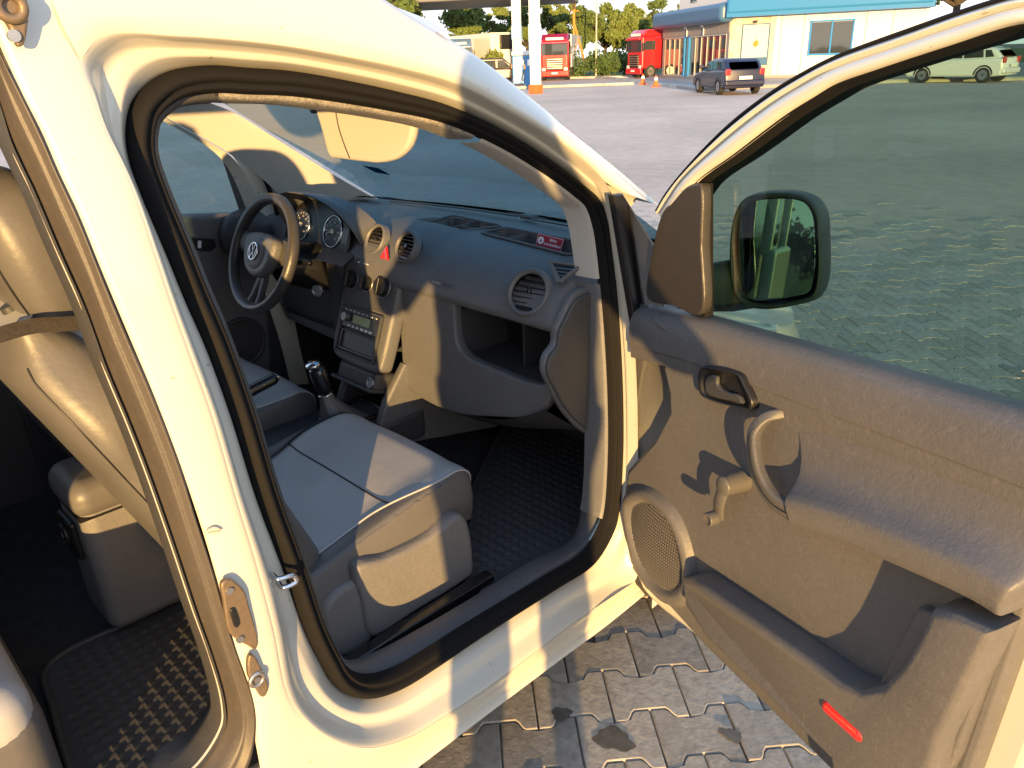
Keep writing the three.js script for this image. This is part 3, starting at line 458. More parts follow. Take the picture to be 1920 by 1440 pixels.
{ // dark minivan at the pumps, seen from behind
  const mv = { ...hatch, w: 1.62, body: [[-1.9, 0.26], [-1.94, 0.5], [-1.9, 0.9], [0.7, 0.9], [1.6, 0.78], [1.85, 0.58], [1.86, 0.3], [-1.6, 0.22]], cabin: [[-1.9, 0.88], [-1.78, 1.50], [-1.6, 1.58], [0.1, 1.56], [0.9, 0.88]], sideWindows: [[[-1.6, 0.95], [-1.5, 1.42], [-0.4, 1.42], [-0.4, 0.95]], [[-0.3, 0.95], [-0.3, 1.42], [0.1, 1.42], [0.6, 0.95]]], rear: [-1.93, 0.95, 0.5, 0.2], tail: -1.95, tl: [-1.88, 0.95, 0.5] };
  const o = makeCar('minivan', 'dark minivan standing at the fuel pumps, seen from behind', M.carDark, mv, 'cars in the station yard'); o.userData.category = 'van';
  o.position.set(-38.6, 0, -36.4); o.rotation.y = Math.PI * 0.76;
  obj('roof_spoiler', rbox(1.3, 0.06, 0.25, 0.03, 0, 1.56, -1.85), M.carWhite, o);
}
function makeTruck(label, cab, roof, pos, turn, opt = {}) {
  const t = thing('lorry', label, 'truck', pos, turn, 'lorries round the station'), W = 1.9;
  obj('cab', [rbox(W, 1.95, 1.7, 0.14, 0, 1.55, 0)], cab, t);
  obj('roof_deflector', plate([[-0.85, 2.5], [0.72, 2.5], [0.78, 2.62], [0.45, 2.92], [-0.85, 2.95]], W - 0.06, 0.08).translate(0, 0, -W / 2 + 0.03).rotateY(-Math.PI / 2), roof, t);
  obj('windscreen', rbox(W - 0.12, 0.72, 0.05, 0.06, 0, 1.95, 0.855), M.shopGlass, t);
  obj('sun_visor', rbox(W - 0.06, 0.14, 0.22, 0.04, 0, 2.37, 0.93), roof, t);
  obj('name_board', rbox(W - 0.7, 0.16, 0.03, 0.02, 0, 2.62, 0.80), M.plateWhite, t);
  const gr = obj('grille', rbox(1.15, 0.78, 0.05, 0.05, 0, 1.05, 0.86), M.black, t);
  for (let i = 0; i < 5; i++) obj('grille_bar', box(1.05, 0.05, 0.03, 0, 0.78 + i * 0.14, 0.90), M.steel, gr);
  obj('bumper', rbox(W + 0.04, 0.38, 0.2, 0.07, 0, 0.44, 0.85), cab, t); obj('number_plate', box(0.42, 0.1, 0.02, 0, 0.46, 0.965), M.plateWhite, t);
  for (const s of [-1, 1]) {
    obj('headlight', rbox(0.26, 0.2, 0.08, 0.03, s * 0.76, 0.70, 0.87), M.lampWhite, t); obj('side_window', rbox(0.03, 0.55, 0.8, 0.05, s * (W / 2 + 0.004), 1.98, 0.25), M.shopGlass, t);
    obj('wing_mirror', rbox(0.12, 0.5, 0.14, 0.04, s * (W / 2 + 0.14), 1.9, 0.82), M.black, t); wheel(0.42, 0.28, t, s * (W / 2 - 0.13), 0.42, 0.15);
    if (opt.trailer !== false) { wheel(0.42, 0.28, t, s * (W / 2 - 0.13), 0.42, -3.2); wheel(0.42, 0.28, t, s * (W / 2 - 0.13), 0.42, -7.2); }
  }
  if (opt.trailer !== false) obj('trailer', rbox(W + 0.04, 2.15, 8, 0.04, 0, 1.85, -5.1), opt.body ?? M.truckWhite, t);
  return t;
}
makeTruck('red lorry with purple roof facing the yard beside the pump columns', M.truckRed, M.truckPurple, [-37.1, 0, -40.2], 0.62);
makeTruck('red lorry half hidden behind the station shop corner', M.truckRed, M.truckRed, [-31.3, 0, -42.6], -0.40);
makeTruck('blue lorry with white name board on its roof, beyond the dark minivan', M.truckBlue, M.truckBlue, [-44.8, 0, -38.1], 0.80, { trailer: false });
{
  const t = thing('refrigerated_trailer', 'white refrigerated box trailer with black cooling unit beside the pumps', 'trailer', [-41.4, 0, -39.4], 1.25);
  obj('box_body', rbox(2.1, 2.35, 7.5, 0.05, 0, 2.05, -3.75), M.truckWhite, t); obj('cooling_unit', rbox(1.2, 0.95, 0.25, 0.05, 0.25, 2.6, 0.1), M.black, t); obj('chassis', rbox(1.6, 0.3, 7, 0.05, 0, 0.72, -3.7), M.black, t);
  for (const s of [-1, 1]) for (const z of [-5.2, -6.2]) wheel(0.42, 0.28, t, s * 0.9, 0.42, z);
}
// ---- fuel pumps under the canopy ----
{
  const can = thing('pump_canopy', 'grey canopy roof on white columns over the fuel pumps', 'canopy', [-33, 0, -32]);
  obj('canopy_roof', orient(rbox(26, 0.6, 9, 0.1), [-13.5, 5.25, -1.0], [0.82, 0, -0.57], [0, 1, 0], [0.57, 0, 0.82]), M.canopyGrey, can);
  const mk = (x, z, w, h0) => { const c = obj('column', rbox(w, 5.0, w, 0.04, x, 2.5, z), M.wallWhite, can); obj('column_sign', rbox(w + 0.04, 0.75, w + 0.04, 0.02, x, h0, z), M.signPale, c); obj('column_guard', rbox(w + 0.10, 0.38, w + 0.10, 0.03, x, 0.19, z), M.orange, c); };
  mk(-0.4, -0.7, 0.42, 2.9); mk(8.6, 7.2, 0.38, 2.55);
  structure(obj('pump_island', rbox(12, 0.14, 1.3, 0.05, 0, 0.07, 0).rotateY(Math.PI * 0.25).translate(-29.5, 0, -29), M.kerb));
  for (const [x, z, l] of [[-31.6, -31.0, 'blue fuel pump beside the thicker canopy column'], [-28.6, -29.0, 'blue fuel pump between the two canopy columns']]) {
    const p = thing('fuel_pump', l, 'fuel pump', [x, 0.14, z], 0.75, 'fuel pumps');
    obj('cabinet', rbox(0.75, 1.5, 0.5, 0.05, 0, 0.75, 0), M.fasciaBlue, p); obj('display', rbox(0.55, 0.3, 0.04, 0.02, 0, 1.15, 0.25), M.plateWhite, p); obj('head', rbox(0.8, 0.22, 0.55, 0.05, 0, 1.62, 0), M.wallWhite, p);
    for (const s of [-1, 1]) { obj('nozzle', rbox(0.06, 0.22, 0.14, 0.02, s * 0.42, 0.95, 0.1), M.amber, p); obj('hose', tube([[s * 0.42, 0.9, 0.1], [s * 0.55, 0.4, 0.2], [s * 0.5, 0.25, 0.1], [s * 0.42, 1.4, 0]], 0.02, 6, 20), M.black, p); }
  }
}
for (const [x, z, l] of [[-24.4, -33.0, 'plain orange traffic cone on the yard by the shop kerb'], [-22.0, -30.8, 'orange traffic cone with a pale band before the shop pavement']]) {
  const c = thing('traffic_cone', l, 'traffic cone', [x, 0, z], 0, 'traffic cones by the shop');
  obj('cone', [cyl(0.14, 0.035, 0.5, 16).translate(0, 0.28, 0)], M.orange, c); obj('base', rbox(0.34, 0.05, 0.34, 0.01, 0, 0.025, 0), M.orange, c); obj('band', cyl(0.098, 0.075, 0.13, 16).translate(0, 0.37, 0), M.plateWhite, c);
}
{ const p = thing('lamp_post', 'slim pale lamp post on the verge between the lorries', 'lamp post', [-36.5, 0, -43.8]); obj('post', cyl(0.07, 0.045, 6.5, 12).translate(0, 3.25, 0), M.kerb, p); obj('lamp_head', rbox(0.5, 0.08, 0.2, 0.03, 0.2, 6.5, 0), M.kerb, p); }
{ const p = thing('utility_pole', 'wooden utility pole with a slanting brace behind the red lorry', 'utility pole', [-40.5, 0, -46]); obj('post', cyl(0.12, 0.09, 5.2, 12).translate(0, 2.6, 0), M.amber, p); obj('brace', bar([0, 3.8, 0], [1.7, 0.3, 0.4], 0.08), M.amber, p); obj('crossarm', box(0.9, 0.08, 0.08, 0, 4.6, 0), M.amber, p); }
// ---- trees, each with trunk, limbs and a crown of leaf faces ----
const leafTone = [[0.115, 0.165, 0.035], [0.085, 0.13, 0.03], [0.14, 0.185, 0.04], [0.055, 0.10, 0.025]].map(c => std(lin(...c), 0.8));
const barkM = std(lin(0.09, 0.07, 0.05), 0.95, { map: T.carpet });
function leafCrown(clumps, count, size) {
  const pos = [], q = new THREE.Quaternion(), e = new THREE.Euler(), a = new THREE.Vector3(), tot = clumps.reduce((s, c) => s + c[3] ** 2, 0);
  for (const [cx, cy, cz, cr] of clumps) {
    const n = Math.round(count * cr * cr / tot);
    for (let i = 0; i < n; i++) {
      const u = rr(-1, 1), ph = rr(0, 6.283), s = Math.sqrt(1 - u * u), r = cr * Math.pow(rr(0.15, 1), 0.5) * (rnd() < 0.12 ? 1.35 : 1) * (1 + 0.22 * Math.sin(ph * 3 + cy * 5) * Math.sin(u * 5 + cx)), x = cx + s * Math.cos(ph) * r, y = cy + u * r * 0.85, z = cz + s * Math.sin(ph) * r, w = size * rr(0.5, 1.2);
      q.setFromEuler(e.set(rr(-1.2, 1.2), rr(0, 6.28), rr(-1.2, 1.2)));
      for (const [px, py] of [[-0.5, -0.1], [0.45, -0.3], [0.1, 0.75]]) { a.set(px * w, py * w, 0).applyQuaternion(q); pos.push(x + a.x, y + a.y, z + a.z); }
    }
  }
  const g = new THREE.BufferGeometry(); g.setAttribute('position', new THREE.Float32BufferAttribute(pos, 3)); g.computeVertexNormals(); return g;
}
function tree(label, x, z, h, r, k, count = 12000, cat = 'tree', name = 'leafy_tree', group = 'trees behind the station yard') {
  const t = thing(name, label, cat, [x, 0, z], 0, group), cl = [], limbs = [];
  const n = 20 + Math.floor(rnd() * 8);
  for (let i = 0; i < n; i++) { const a = rr(0, 6.28), d = r * Math.sqrt(rnd()) * 0.85 * (1.1 - 0.5 * i / n), y = h * rr(0.34, 0.80) + h * 0.12 * i / n, c = r * rr(0.16, 0.36) * (1.2 - 0.5 * (y / h)); cl.push([Math.cos(a) * d, y, Math.sin(a) * d, c]); limbs.push(bar([0, h * 0.25 + y * 0.2, 0], [Math.cos(a) * d, y, Math.sin(a) * d], h * 0.014, h * 0.005, 6)); }
  cl.push([0, h * 0.58, 0, r * 0.45], [rr(-0.2, 0.2) * r, h * 0.9, rr(-0.2, 0.2) * r, r * 0.26]);
  obj('trunk', [bar([0, -0.1, 0], [0.1, h * 0.7, 0], h * 0.028, h * 0.012, 8), ...limbs], barkM, t); obj('crown', leafCrown(cl, count, Math.max(0.15, r * 0.10)), leafTone[k], t);
}

{
  const dirAt = (az, d) => [1.87 - Math.sin(az) * d, 2.74 - Math.cos(az) * d];    // azimuths left of the van's nose, for a line of trees along the far verge
  const L = [[52.6, 56, 7.6, 2.5, 1, 'tall dense olive green tree rising behind the blue lorry'], [48.3, 68, 5.9, 2.5, 0, 'rounded yellow green tree with a broad crown behind the white trailer'], [46.0, 72, 5.2, 2.0, 2, 'broad light green tree behind the fuel pumps'], [44.2, 68, 6.0, 1.8, 0, 'loose tall tree between the canopy columns'],
    [42.2, 72, 5.8, 1.9, 2, 'feathery tree behind the red lorry with purple roof'], [40.6, 69, 4.7, 2.0, 1, 'low rounded tree beside the utility pole'], [38.9, 73, 5.0, 2.1, 0, 'tree with yellowish crown beyond the lamp post'], [37.2, 70, 4.8, 2.0, 2, 'bushy tree between lamp post and shop'], [35.6, 76, 5.4, 2.2, 1, 'darker tree rising behind the half hidden red lorry'], [33.6, 74, 4.8, 2.2, 0, 'round tree just left of the station shop roof'],
    [56, 60, 7.4, 3.0, 1, 'big tree under the canopy edge'], [17.8, 60, 9.5, 3.0, 3, 'dark green tree behind the right end of the shop'], [12.5, 56, 8.0, 3.4, 3, 'tall dark tree beyond the pale hatchback'], [7.0, 52, 7.5, 3.4, 3, 'dark leafy tree over the shaded verge']];
  for (const [az, d, h, r, k, l] of L) { const [x, z] = dirAt(az * Math.PI / 180, d); tree(l, x, z, h * 1.12, r, k); }
  // shrubs at the foot of the trees
  const S = [[43.2, 62, 1.9, 1.5, 3, 'dark bush at the foot of the trees beside the red lorry'], [41.4, 61, 2.3, 1.7, 3, 'rounded dark bush on the verge left of the lamp post'], [39.0, 61, 2.0, 1.8, 3, 'low dark bush right of the lamp post'], [37.6, 61, 1.7, 1.6, 1, 'pale low bush on the verge before the trees'], [36.2, 60, 1.9, 1.6, 3, 'dark bush beside the half hidden red lorry'], [45.2, 64, 2.2, 1.6, 0, 'yellow green bush between the pump columns'], [47.2, 60, 2.0, 1.4, 2, 'bright bush behind the dark minivan'], [50.5, 60, 2.6, 2.2, 1, 'wide bush behind the blue lorry']];
  for (const [az, d, h, r, k, l] of S) {
    const [x, z] = dirAt(az * Math.PI / 180, d), t = thing('bush', l, 'bush', [x, 0, z], 0, 'bushes along the verge'), cl = [];
    for (let i = 0; i < 7; i++) cl.push([rr(-0.7, 0.7) * r, h * rr(0.25, 0.75), rr(-0.4, 0.4) * r, h * rr(0.28, 0.42)]);
    obj('stems', [0, 1, 2].map(i => bar([0, 0, 0], [cl[i][0], cl[i][1], cl[i][2]], 0.05, 0.02, 5)), barkM, t); obj('foliage', leafCrown(cl, 2600, 0.2), leafTone[k], t);
  }
}


// =====================================================================  CABIN  ==
function group(name, parent, pos = [0, 0, 0]) { const g = new THREE.Group(); g.name = name; g.position.set(...pos); parent.add(g); return g; }
function print(w, h, px, draw, mat = {}) {           // flat printed matter: a canvas laid on a thin sheet w x h metres
  const c = document.createElement('canvas'); c.width = px; c.height = Math.round(px * h / w); const x = c.getContext('2d'); draw(x, c.width, c.height);
  const t = new THREE.CanvasTexture(c); t.colorSpace = THREE.SRGBColorSpace; return std(lin(1, 1, 1), 0.5, { map: t, ...mat });
}
const sheet = (w, h) => new THREE.PlaneGeometry(w, h);
// ---- dashboard ----
const dashboard = group('dashboard', van);
{
  // upper moulding, from the windscreen to the padded edge; stations across the van
  const S = [[-0.74, 0.02], [-0.70, 0.0], [-0.58, 0], [-0.36, 0.004], [-0.20, 0.006], [-0.15, 0.012], [0.02, 0.012], [0.10, 0.006], [0.16, 0], [0.40, -0.002], [0.60, -0.004], [0.665, -0.014], [0.695, -0.05]];
  const P = [[0.90, 1.095], [1.02, 1.112], [1.12, 1.122], [1.22, 1.127], [1.30, 1.122], [1.36, 1.108], [1.40, 1.088], [1.432, 1.058], [1.450, 1.028], [1.458, 1.004], [1.452, 0.990], [1.42, 0.984], [1.34, 0.984]];
  const L = S.map(([x, d]) => P.map(([z, y], i) => new THREE.Vector3(x, y - Math.max(0, -d) * 0.6 + (d > 0 ? d : 0) * (i > 2 && i < 9 ? 1 : 0), z + d * sstep(0.9, 1.4, z) * 0.8 - 0.10 * 0 - 0.12 * (1 - sstep(1.0, 1.2, z)) * (1 - (x / 0.75) ** 2) * 0.6)));
  const dash2 = S.map((s, k) => new THREE.CatmullRomCurve3(L[k], false, 'centripetal').getPoints(200));
  const A = [[-0.061,1.127,1.253], [-0.081,1.127,1.098], [0.177,1.127,1.122], [0.124,1.127,1.237]], B = [[0.192,1.127,1.224], [0.203,1.127,1.132], [0.538,1.127,1.147], [0.618,1.127,1.223], [0.569,1.127,1.275]];
  const inPoly = (P, x, z) => { let c = false; for (let i = 0, j = P.length - 1; i < P.length; j = i++) { const a = P[i], b = P[j]; if ((a[2] > z) !== (b[2] > z) && x < (b[0] - a[0]) * (z - a[2]) / (b[2] - a[2]) + a[0]) c = !c; } return c; };
  const acr = []; for (let j = 0; j <= 200; j++) acr.push(new THREE.CatmullRomCurve3(dash2.map(l => l[j]), false, 'centripetal').getPoints(260));
  for (const l of acr) for (const p of l) if (p.y > 1.06 && (inPoly(A, p.x, p.z) || inPoly(B, p.x, p.z))) p.y -= 0.05;       // two sunken trays
  obj('top_moulding', loft(acr), M.dash, dashboard);
  // padded rim and vent slot below the windscreen
  obj('defroster_slot', [sweep([[-0.52, 1.121, 1.03], [-0.2, 1.124, 0.985], [0.10, 1.125, 0.975]], [[-0.006, 0], [-0.006, 0.004], [0.006, 0.004], [0.006, 0]], new THREE.Vector3(0, 1, 0), 20)], M.black, dashboard);
  obj('defroster_slot', [sweep([[0.17, 1.125, 0.985], [0.40, 1.124, 1.0], [0.60, 1.118, 1.045]], [[-0.006, 0], [-0.006, 0.004], [0.006, 0.004], [0.006, 0]], new THREE.Vector3(0, 1, 0), 20)], M.black, dashboard);
  obj('sensor_cover', rbox(0.055, 0.014, 0.035, 0.006, 0.13, 1.127, 0.96), M.dash, dashboard);
  // lower panel with the open shelf
  const inner = smoothPts([[0.312, 1.008], [0.314, 0.93], [0.320, 0.872], [0.352, 0.845], [0.45, 0.833], [0.615, 0.829], [0.646, 0.842], [0.654, 0.90], [0.655, 1.0]], 40, false);
  const outer = smoothPts([[0.674, 1.0], [0.690, 0.90], [0.668, 0.82], [0.62, 0.745], [0.45, 0.69], [0.29, 0.655], [0.13, 0.665], [0.078, 0.70], [0.068, 0.85], [0.072, 0.98], [0.10, 1.006]], 50, false);
  const panel = plate([...inner, ...outer], 0.035, 0.008);
  obj('lower_panel', panel.rotateX(-0.03).rotateY(0.03).translate(0, 0.002, 1.452), M.dash, dashboard);
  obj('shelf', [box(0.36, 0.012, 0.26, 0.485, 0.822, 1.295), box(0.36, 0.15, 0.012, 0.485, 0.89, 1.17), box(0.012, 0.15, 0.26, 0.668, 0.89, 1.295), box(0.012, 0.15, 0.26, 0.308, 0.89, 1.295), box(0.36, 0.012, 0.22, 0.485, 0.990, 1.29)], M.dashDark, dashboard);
  obj('shelf_divider', box(0.006, 0.12, 0.16, 0.50, 0.89, 1.29), M.dashDark, dashboard);
  obj('shelf_latch', rbox(0.05, 0.014, 0.02, 0.004, 0.52, 0.945, 1.30), M.black, dashboard);
  obj('knee_cover', loft([[[0.10, 0.675, 1.44], [0.3, 0.66, 1.44], [0.5, 0.70, 1.45], [0.66, 0.78, 1.46]], [[0.10, 0.62, 1.40], [0.3, 0.61, 1.38], [0.5, 0.64, 1.36], [0.67, 0.70, 1.36]], [[0.10, 0.60, 1.28], [0.3, 0.59, 1.22], [0.5, 0.60, 1.22], [0.67, 0.62, 1.24]], [[0.10, 0.60, 1.0], [0.3, 0.60, 1.0], [0.5, 0.60, 1.0], [0.67, 0.60, 1.0]]].map(l => curve(l, 20))), M.dashDark, dashboard);
  // end cover beside the door
  const E = [[0.690,1.088,1.326], [0.690,1.087,1.368], [0.690,1.077,1.416], [0.690,1.036,1.454], [0.690,1.012,1.473], [0.690,0.976,1.480], [0.690,0.955,1.508], [0.690,0.920,1.518], [0.690,0.869,1.495], [0.690,0.787,1.449], [0.690,0.697,1.368], [0.690,0.668,1.322]];
  obj('end_cover', [orient(plate(smoothPts([...E.map(p => [-p[2], p[1]]), [-1.30, 0.70], [-1.29, 1.08]], 80), 0.022, 0.009), [0.692, 0, 0], [0, 0, -1], [0, 1, 0], [1, 0, 0])], M.dash, dashboard);
  const E2 = E.map(p => [-p[2] * 0.975 - 0.036, (p[1] - 0.9) * 0.93 + 0.9]);
  obj('end_cover_lid', [orient(plate(smoothPts([...E2, [-1.315, 0.72], [-1.305, 1.05]], 80), 0.012, 0.005), [0.711, 0, 0], [0, 0, -1], [0, 1, 0], [1, 0, 0])], M.trimDark, dashboard);
  // rims, floors and dividers of the sunken trays
  for (const P of [A, B]) {
    obj('tray_rim', tube(P.flatMap((p, i) => { const q = P[(i + 1) % P.length]; return [0.06, 0.35, 0.65, 0.94].map(t => [lerp(p[0], q[0], t), 1.129, lerp(p[2], q[2], t)]); }), 0.0035, 6, 120, true), M.dash, dashboard);
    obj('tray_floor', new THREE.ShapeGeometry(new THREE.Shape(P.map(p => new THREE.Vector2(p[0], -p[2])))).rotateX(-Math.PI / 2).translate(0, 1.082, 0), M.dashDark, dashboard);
  }
  const rib = (a, b) => obj('tray_divider', sweep([a, b], [[-0.002, -0.045], [-0.002, -0.004], [0.002, -0.004], [0.002, -0.045]], new THREE.Vector3(0, 1, 0)), M.dash, dashboard);
  const mixP = (p, q, t) => [lerp(p[0], q[0], t), 1.128, lerp(p[2], q[2], t)];
  rib(mixP(A[0], A[3], 0.55), mixP(A[1], A[2], 0.45)); rib(mixP(A[1], A[2], 0.45).map((v, i) => i === 1 ? v : lerp(mixP(A[0], A[3], 0.55)[i], v, 0.5)), mixP(A[3], A[2], 0.5)); rib(mixP(B[0], B[4], 0.25), mixP(B[1], B[2], 0.28));
  // printed red seat belt reminder standing in the right tray
  const st = [[0.357,1.128,1.155], [0.445,1.123,1.155], [0.439,1.101,1.155], [0.353,1.106,1.155]];
  const red = print(0.10, 0.04, 256, (c, w, h) => { c.fillStyle = '#b01838'; c.fillRect(0, 0, w, h); c.strokeStyle = '#fff'; c.lineWidth = 3; c.strokeRect(4, 4, w - 8, h - 8); c.fillStyle = '#fff'; c.beginPath(); c.arc(42, h / 2, 30, 0, 7); c.fill(); c.fillStyle = '#b01838'; c.fillRect(38, h / 2 - 20, 8, 40); c.fillRect(24, h / 2 - 2, 36, 6); c.fillStyle = '#fff'; c.font = 'bold 30px sans-serif'; c.textAlign = 'center'; c.fillText('Bitte', 160, 42); c.fillText('anschnallen!', 160, 78, 165); });
  { const g = sheet(0.098, 0.036); const a = V(st[0]), b = V(st[1]), d = V(st[3]); const ux = b.clone().sub(a).normalize(), uy = new THREE.Vector3(0, 0.94, -0.35), uz = new THREE.Vector3().crossVectors(ux, uy).normalize(); uy.crossVectors(uz, ux); const c = a.clone().add(b).add(V(st[2])).add(d).multiplyScalar(0.25); const m = new THREE.Matrix4().makeBasis(ux, uy, uz); m.setPosition(c.x, c.y, c.z); obj('seat_belt_sticker', g.applyMatrix4(m), red, dashboard, true); }
  const ab = print(0.05, 0.014, 128, (c, w, h) => { c.fillStyle = '#5b5c60'; c.fillRect(0, 0, w, h); c.fillStyle = '#9a9a98'; c.font = 'bold 26px sans-serif'; c.textAlign = 'center'; c.fillText('AIRBAG', w / 2, 28, w - 8); }, { roughness: 0.6 });
  obj('airbag_mark', orient(sheet(0.05, 0.014), [0.262, 1.042, 1.462], [1, 0, 0], [0, 0.96, -0.28], [0, 0.28, 0.96]), ab, dashboard, true);
  // blue notes behind the windscreen
  obj('blue_note', [orient(sheet(0.11, 0.05), [-0.60, 1.135, 1.06], [0.95, 0, -0.3], [0.3, 0.1, 0.95], [0, 1, -0.1])], M.blueSticker, dashboard);
}
// ---- centre stack ----
{
  const cs = group('centre_stack', van); cs.position.set(0, 1.07, 1.43); cs.rotation.x = -Math.atan2(0.12, 0.31);     // local x across, y up the face, z out of it
  const O = [[-0.151,-0.027], [0.110,-0.031], [0.108,-0.085], [0.062,-0.291], [0.046,-0.307], [-0.160,-0.309], [-0.184,-0.300], [-0.187,-0.249]];
  obj('face_panel', plate(smoothPts([[-0.185, -0.005], [-0.17, 0.01], [0.075, 0.012], [0.092, 0], [0.09, -0.10], [0.085, -0.30], [0.075, -0.335], [-0.165, -0.335], [-0.18, -0.31], [-0.185, -0.15]], 60), 0.05, 0.012).translate(0, 0, -0.045), M.dash, cs);
  obj('control_plate', plate(roundRect(-0.172, -0.165, 0.078, -0.01, 0.012), 0.006, 0.002).translate(0, 0, 0.004), M.trimDark, cs);
  for (const [x, y, r] of [[-0.135, -0.095, 0.028], [-0.055, -0.093, 0.024], [0.025, -0.090, 0.030]]) {
    const k = obj('heater_knob', [cyl(r, r * 0.92, 0.018).rotateX(Math.PI / 2).translate(x, y, 0.018), rbox(0.011, r * 1.7, 0.016, 0.004, x, y, 0.030)], M.black, cs);
    obj('knob_dial_ring', new THREE.TorusGeometry(r * 1.08, 0.0022, 8, 30).translate(x, y, 0.011), M.knobMetal, cs);
  }
  obj('switch_bar', rbox(0.085, 0.026, 0.012, 0.004, -0.085, -0.038, 0.012), M.dashDark, cs); for (const x of [-0.108, -0.078, -0.062]) obj('switch_mark', box(0.010, 0.003, 0.001, x, -0.038, 0.0186), M.plateWhite, cs);
  obj('radio', [rbox(0.196, 0.066, 0.02, 0.005, -0.047, -0.209, 0.003), box(0.19, 0.07, 0.01, -0.047, -0.28, -0.006)], M.black, cs);
  obj('radio_bezel', [plate(roundRect(-0.15, -0.32, 0.056, -0.172, 0.006), 0.012, 0.003, [rectHole(-0.142, -0.312, 0.048, -0.18)]).translate(0, 0, 0.006)], M.dashDark, cs);
  obj('radio_screen', rbox(0.085, 0.026, 0.004, 0.002, -0.042, -0.208, 0.0135), std(lin(0.30, 0.36, 0.16), 0.3), cs);
  obj('radio_knob', [cyl(0.014, 0.013, 0.016).rotateX(Math.PI / 2).translate(-0.118, -0.208, 0.02)], M.knobMetal, cs);
  for (let i = 0; i < 8; i++) obj('radio_button', rbox(0.013, 0.006, 0.004, 0.0015, -0.128 + i * 0.022, i < 5 ? -0.186 : -0.186, 0.014), M.knobMetal, cs);
  for (let i = 0; i < 6; i++) obj('radio_button', rbox(0.014, 0.008, 0.004, 0.0015, -0.098 + i * 0.022, -0.232, 0.014), i > 2 ? M.plateWhite : M.knobMetal, cs);
  obj('storage_slot', [plate(roundRect(-0.138, -0.31, 0.044, -0.246, 0.004), 0.008, 0.002, [rectHole(-0.13, -0.302, 0.036, -0.252)]).translate(0, 0, 0.004)], M.black, cs);
  obj('drop_panel', [rbox(0.20, 0.07, 0.09, 0.02, -0.045, -0.375, -0.05), rbox(0.21, 0.012, 0.06, 0.004, -0.045, -0.40, -0.02)], M.dashDark, cs);
  obj('power_socket', [new THREE.TorusGeometry(0.014, 0.0035, 8, 24).translate(0.040, -0.378, -0.002), cyl(0.011, 0.011, 0.004).rotateX(Math.PI / 2).translate(0.040, -0.378, -0.004)], M.knobMetal, cs);
}
// ---- air vents: ring, slats and thumb wheel ----
function vent(x, y, z, r, tilt, yaw, sy = 1) {
  const v = group('air_vent', van, [x, y, z]); v.rotation.set(tilt, yaw, 0, 'YXZ');
  obj('vent_ring', new THREE.LatheGeometry([[r * 0.86, 0.004], [r * 0.93, 0.011], [r * 1.02, 0.012], [r * 1.10, 0.006], [r * 1.14, -0.012]].map(p => new THREE.Vector2(...p)), 40).rotateX(Math.PI / 2).scale(1, sy, 1), M.dash, v);
  obj('vent_well', [cyl(r * 0.95, r * 0.9, 0.004, 32).rotateX(Math.PI / 2).scale(1, sy, 1).translate(0, 0, -0.022), new THREE.CylinderGeometry(r * 0.9, r * 0.9, 0.026, 32, 1, true).rotateX(Math.PI / 2).scale(1, sy, 1).translate(0, 0, -0.008)], M.black, v);
  for (let i = 0; i < 6; i++) { const yy = r * sy * (-0.42 + i * 0.235), w = Math.sqrt(Math.max(0, (r * 0.87) ** 2 - (yy / sy) ** 2)) * 2; obj('slat', rbox(w, 0.003, 0.018, 0.001).rotateX(0.45).translate(0, yy, -0.004), M.gloss, v); }
  obj('direction_tab', rbox(0.012, 0.012, 0.012, 0.003, 0, r * 0.05, 0.004), M.gloss, v);
  obj('thumb_wheel', [rbox(r * 1.0, r * 0.22, 0.012, 0.004, 0, -r * sy * 0.72, 0.0)], M.gloss, v);
}
vent(-0.072, 1.106, 1.412, 0.041, -0.50, 0, 1.08); vent(0.080, 1.104, 1.414, 0.041, -0.50, 0, 1.08);
vent(0.578, 1.062, 1.424, 0.056, -0.52, 0.15, 1.0);
{ const w = group('side_demister', van, [0.647, 1.117, 1.375]); w.rotation.set(-0.80, 0.25, 0, 'YXZ'); obj('demister_frame', plate([[-0.045, 0.022], [0.05, 0.02], [0.01, -0.035], [-0.005, -0.035]], 0.008, 0.002, [[[-0.034, 0.016], [0.038, 0.015], [0.006, -0.028]]]).translate(0, 0, 0.002), M.dash, w); for (let i = 0; i < 4; i++) obj('slat', rbox(0.055 - i * 0.013, 0.003, 0.006, 0.001, 0.002, 0.010 - i * 0.010, 0.006), M.black, w); }
obj('hazard_switch', orient(plate([[-0.019, -0.016], [0.019, -0.016], [0, 0.020]], 0.008, 0.002), [0.029, 1.085, 1.452], [1, 0, 0], [0, 0.93, -0.36], [0, 0.36, 0.93]), M.red, van);
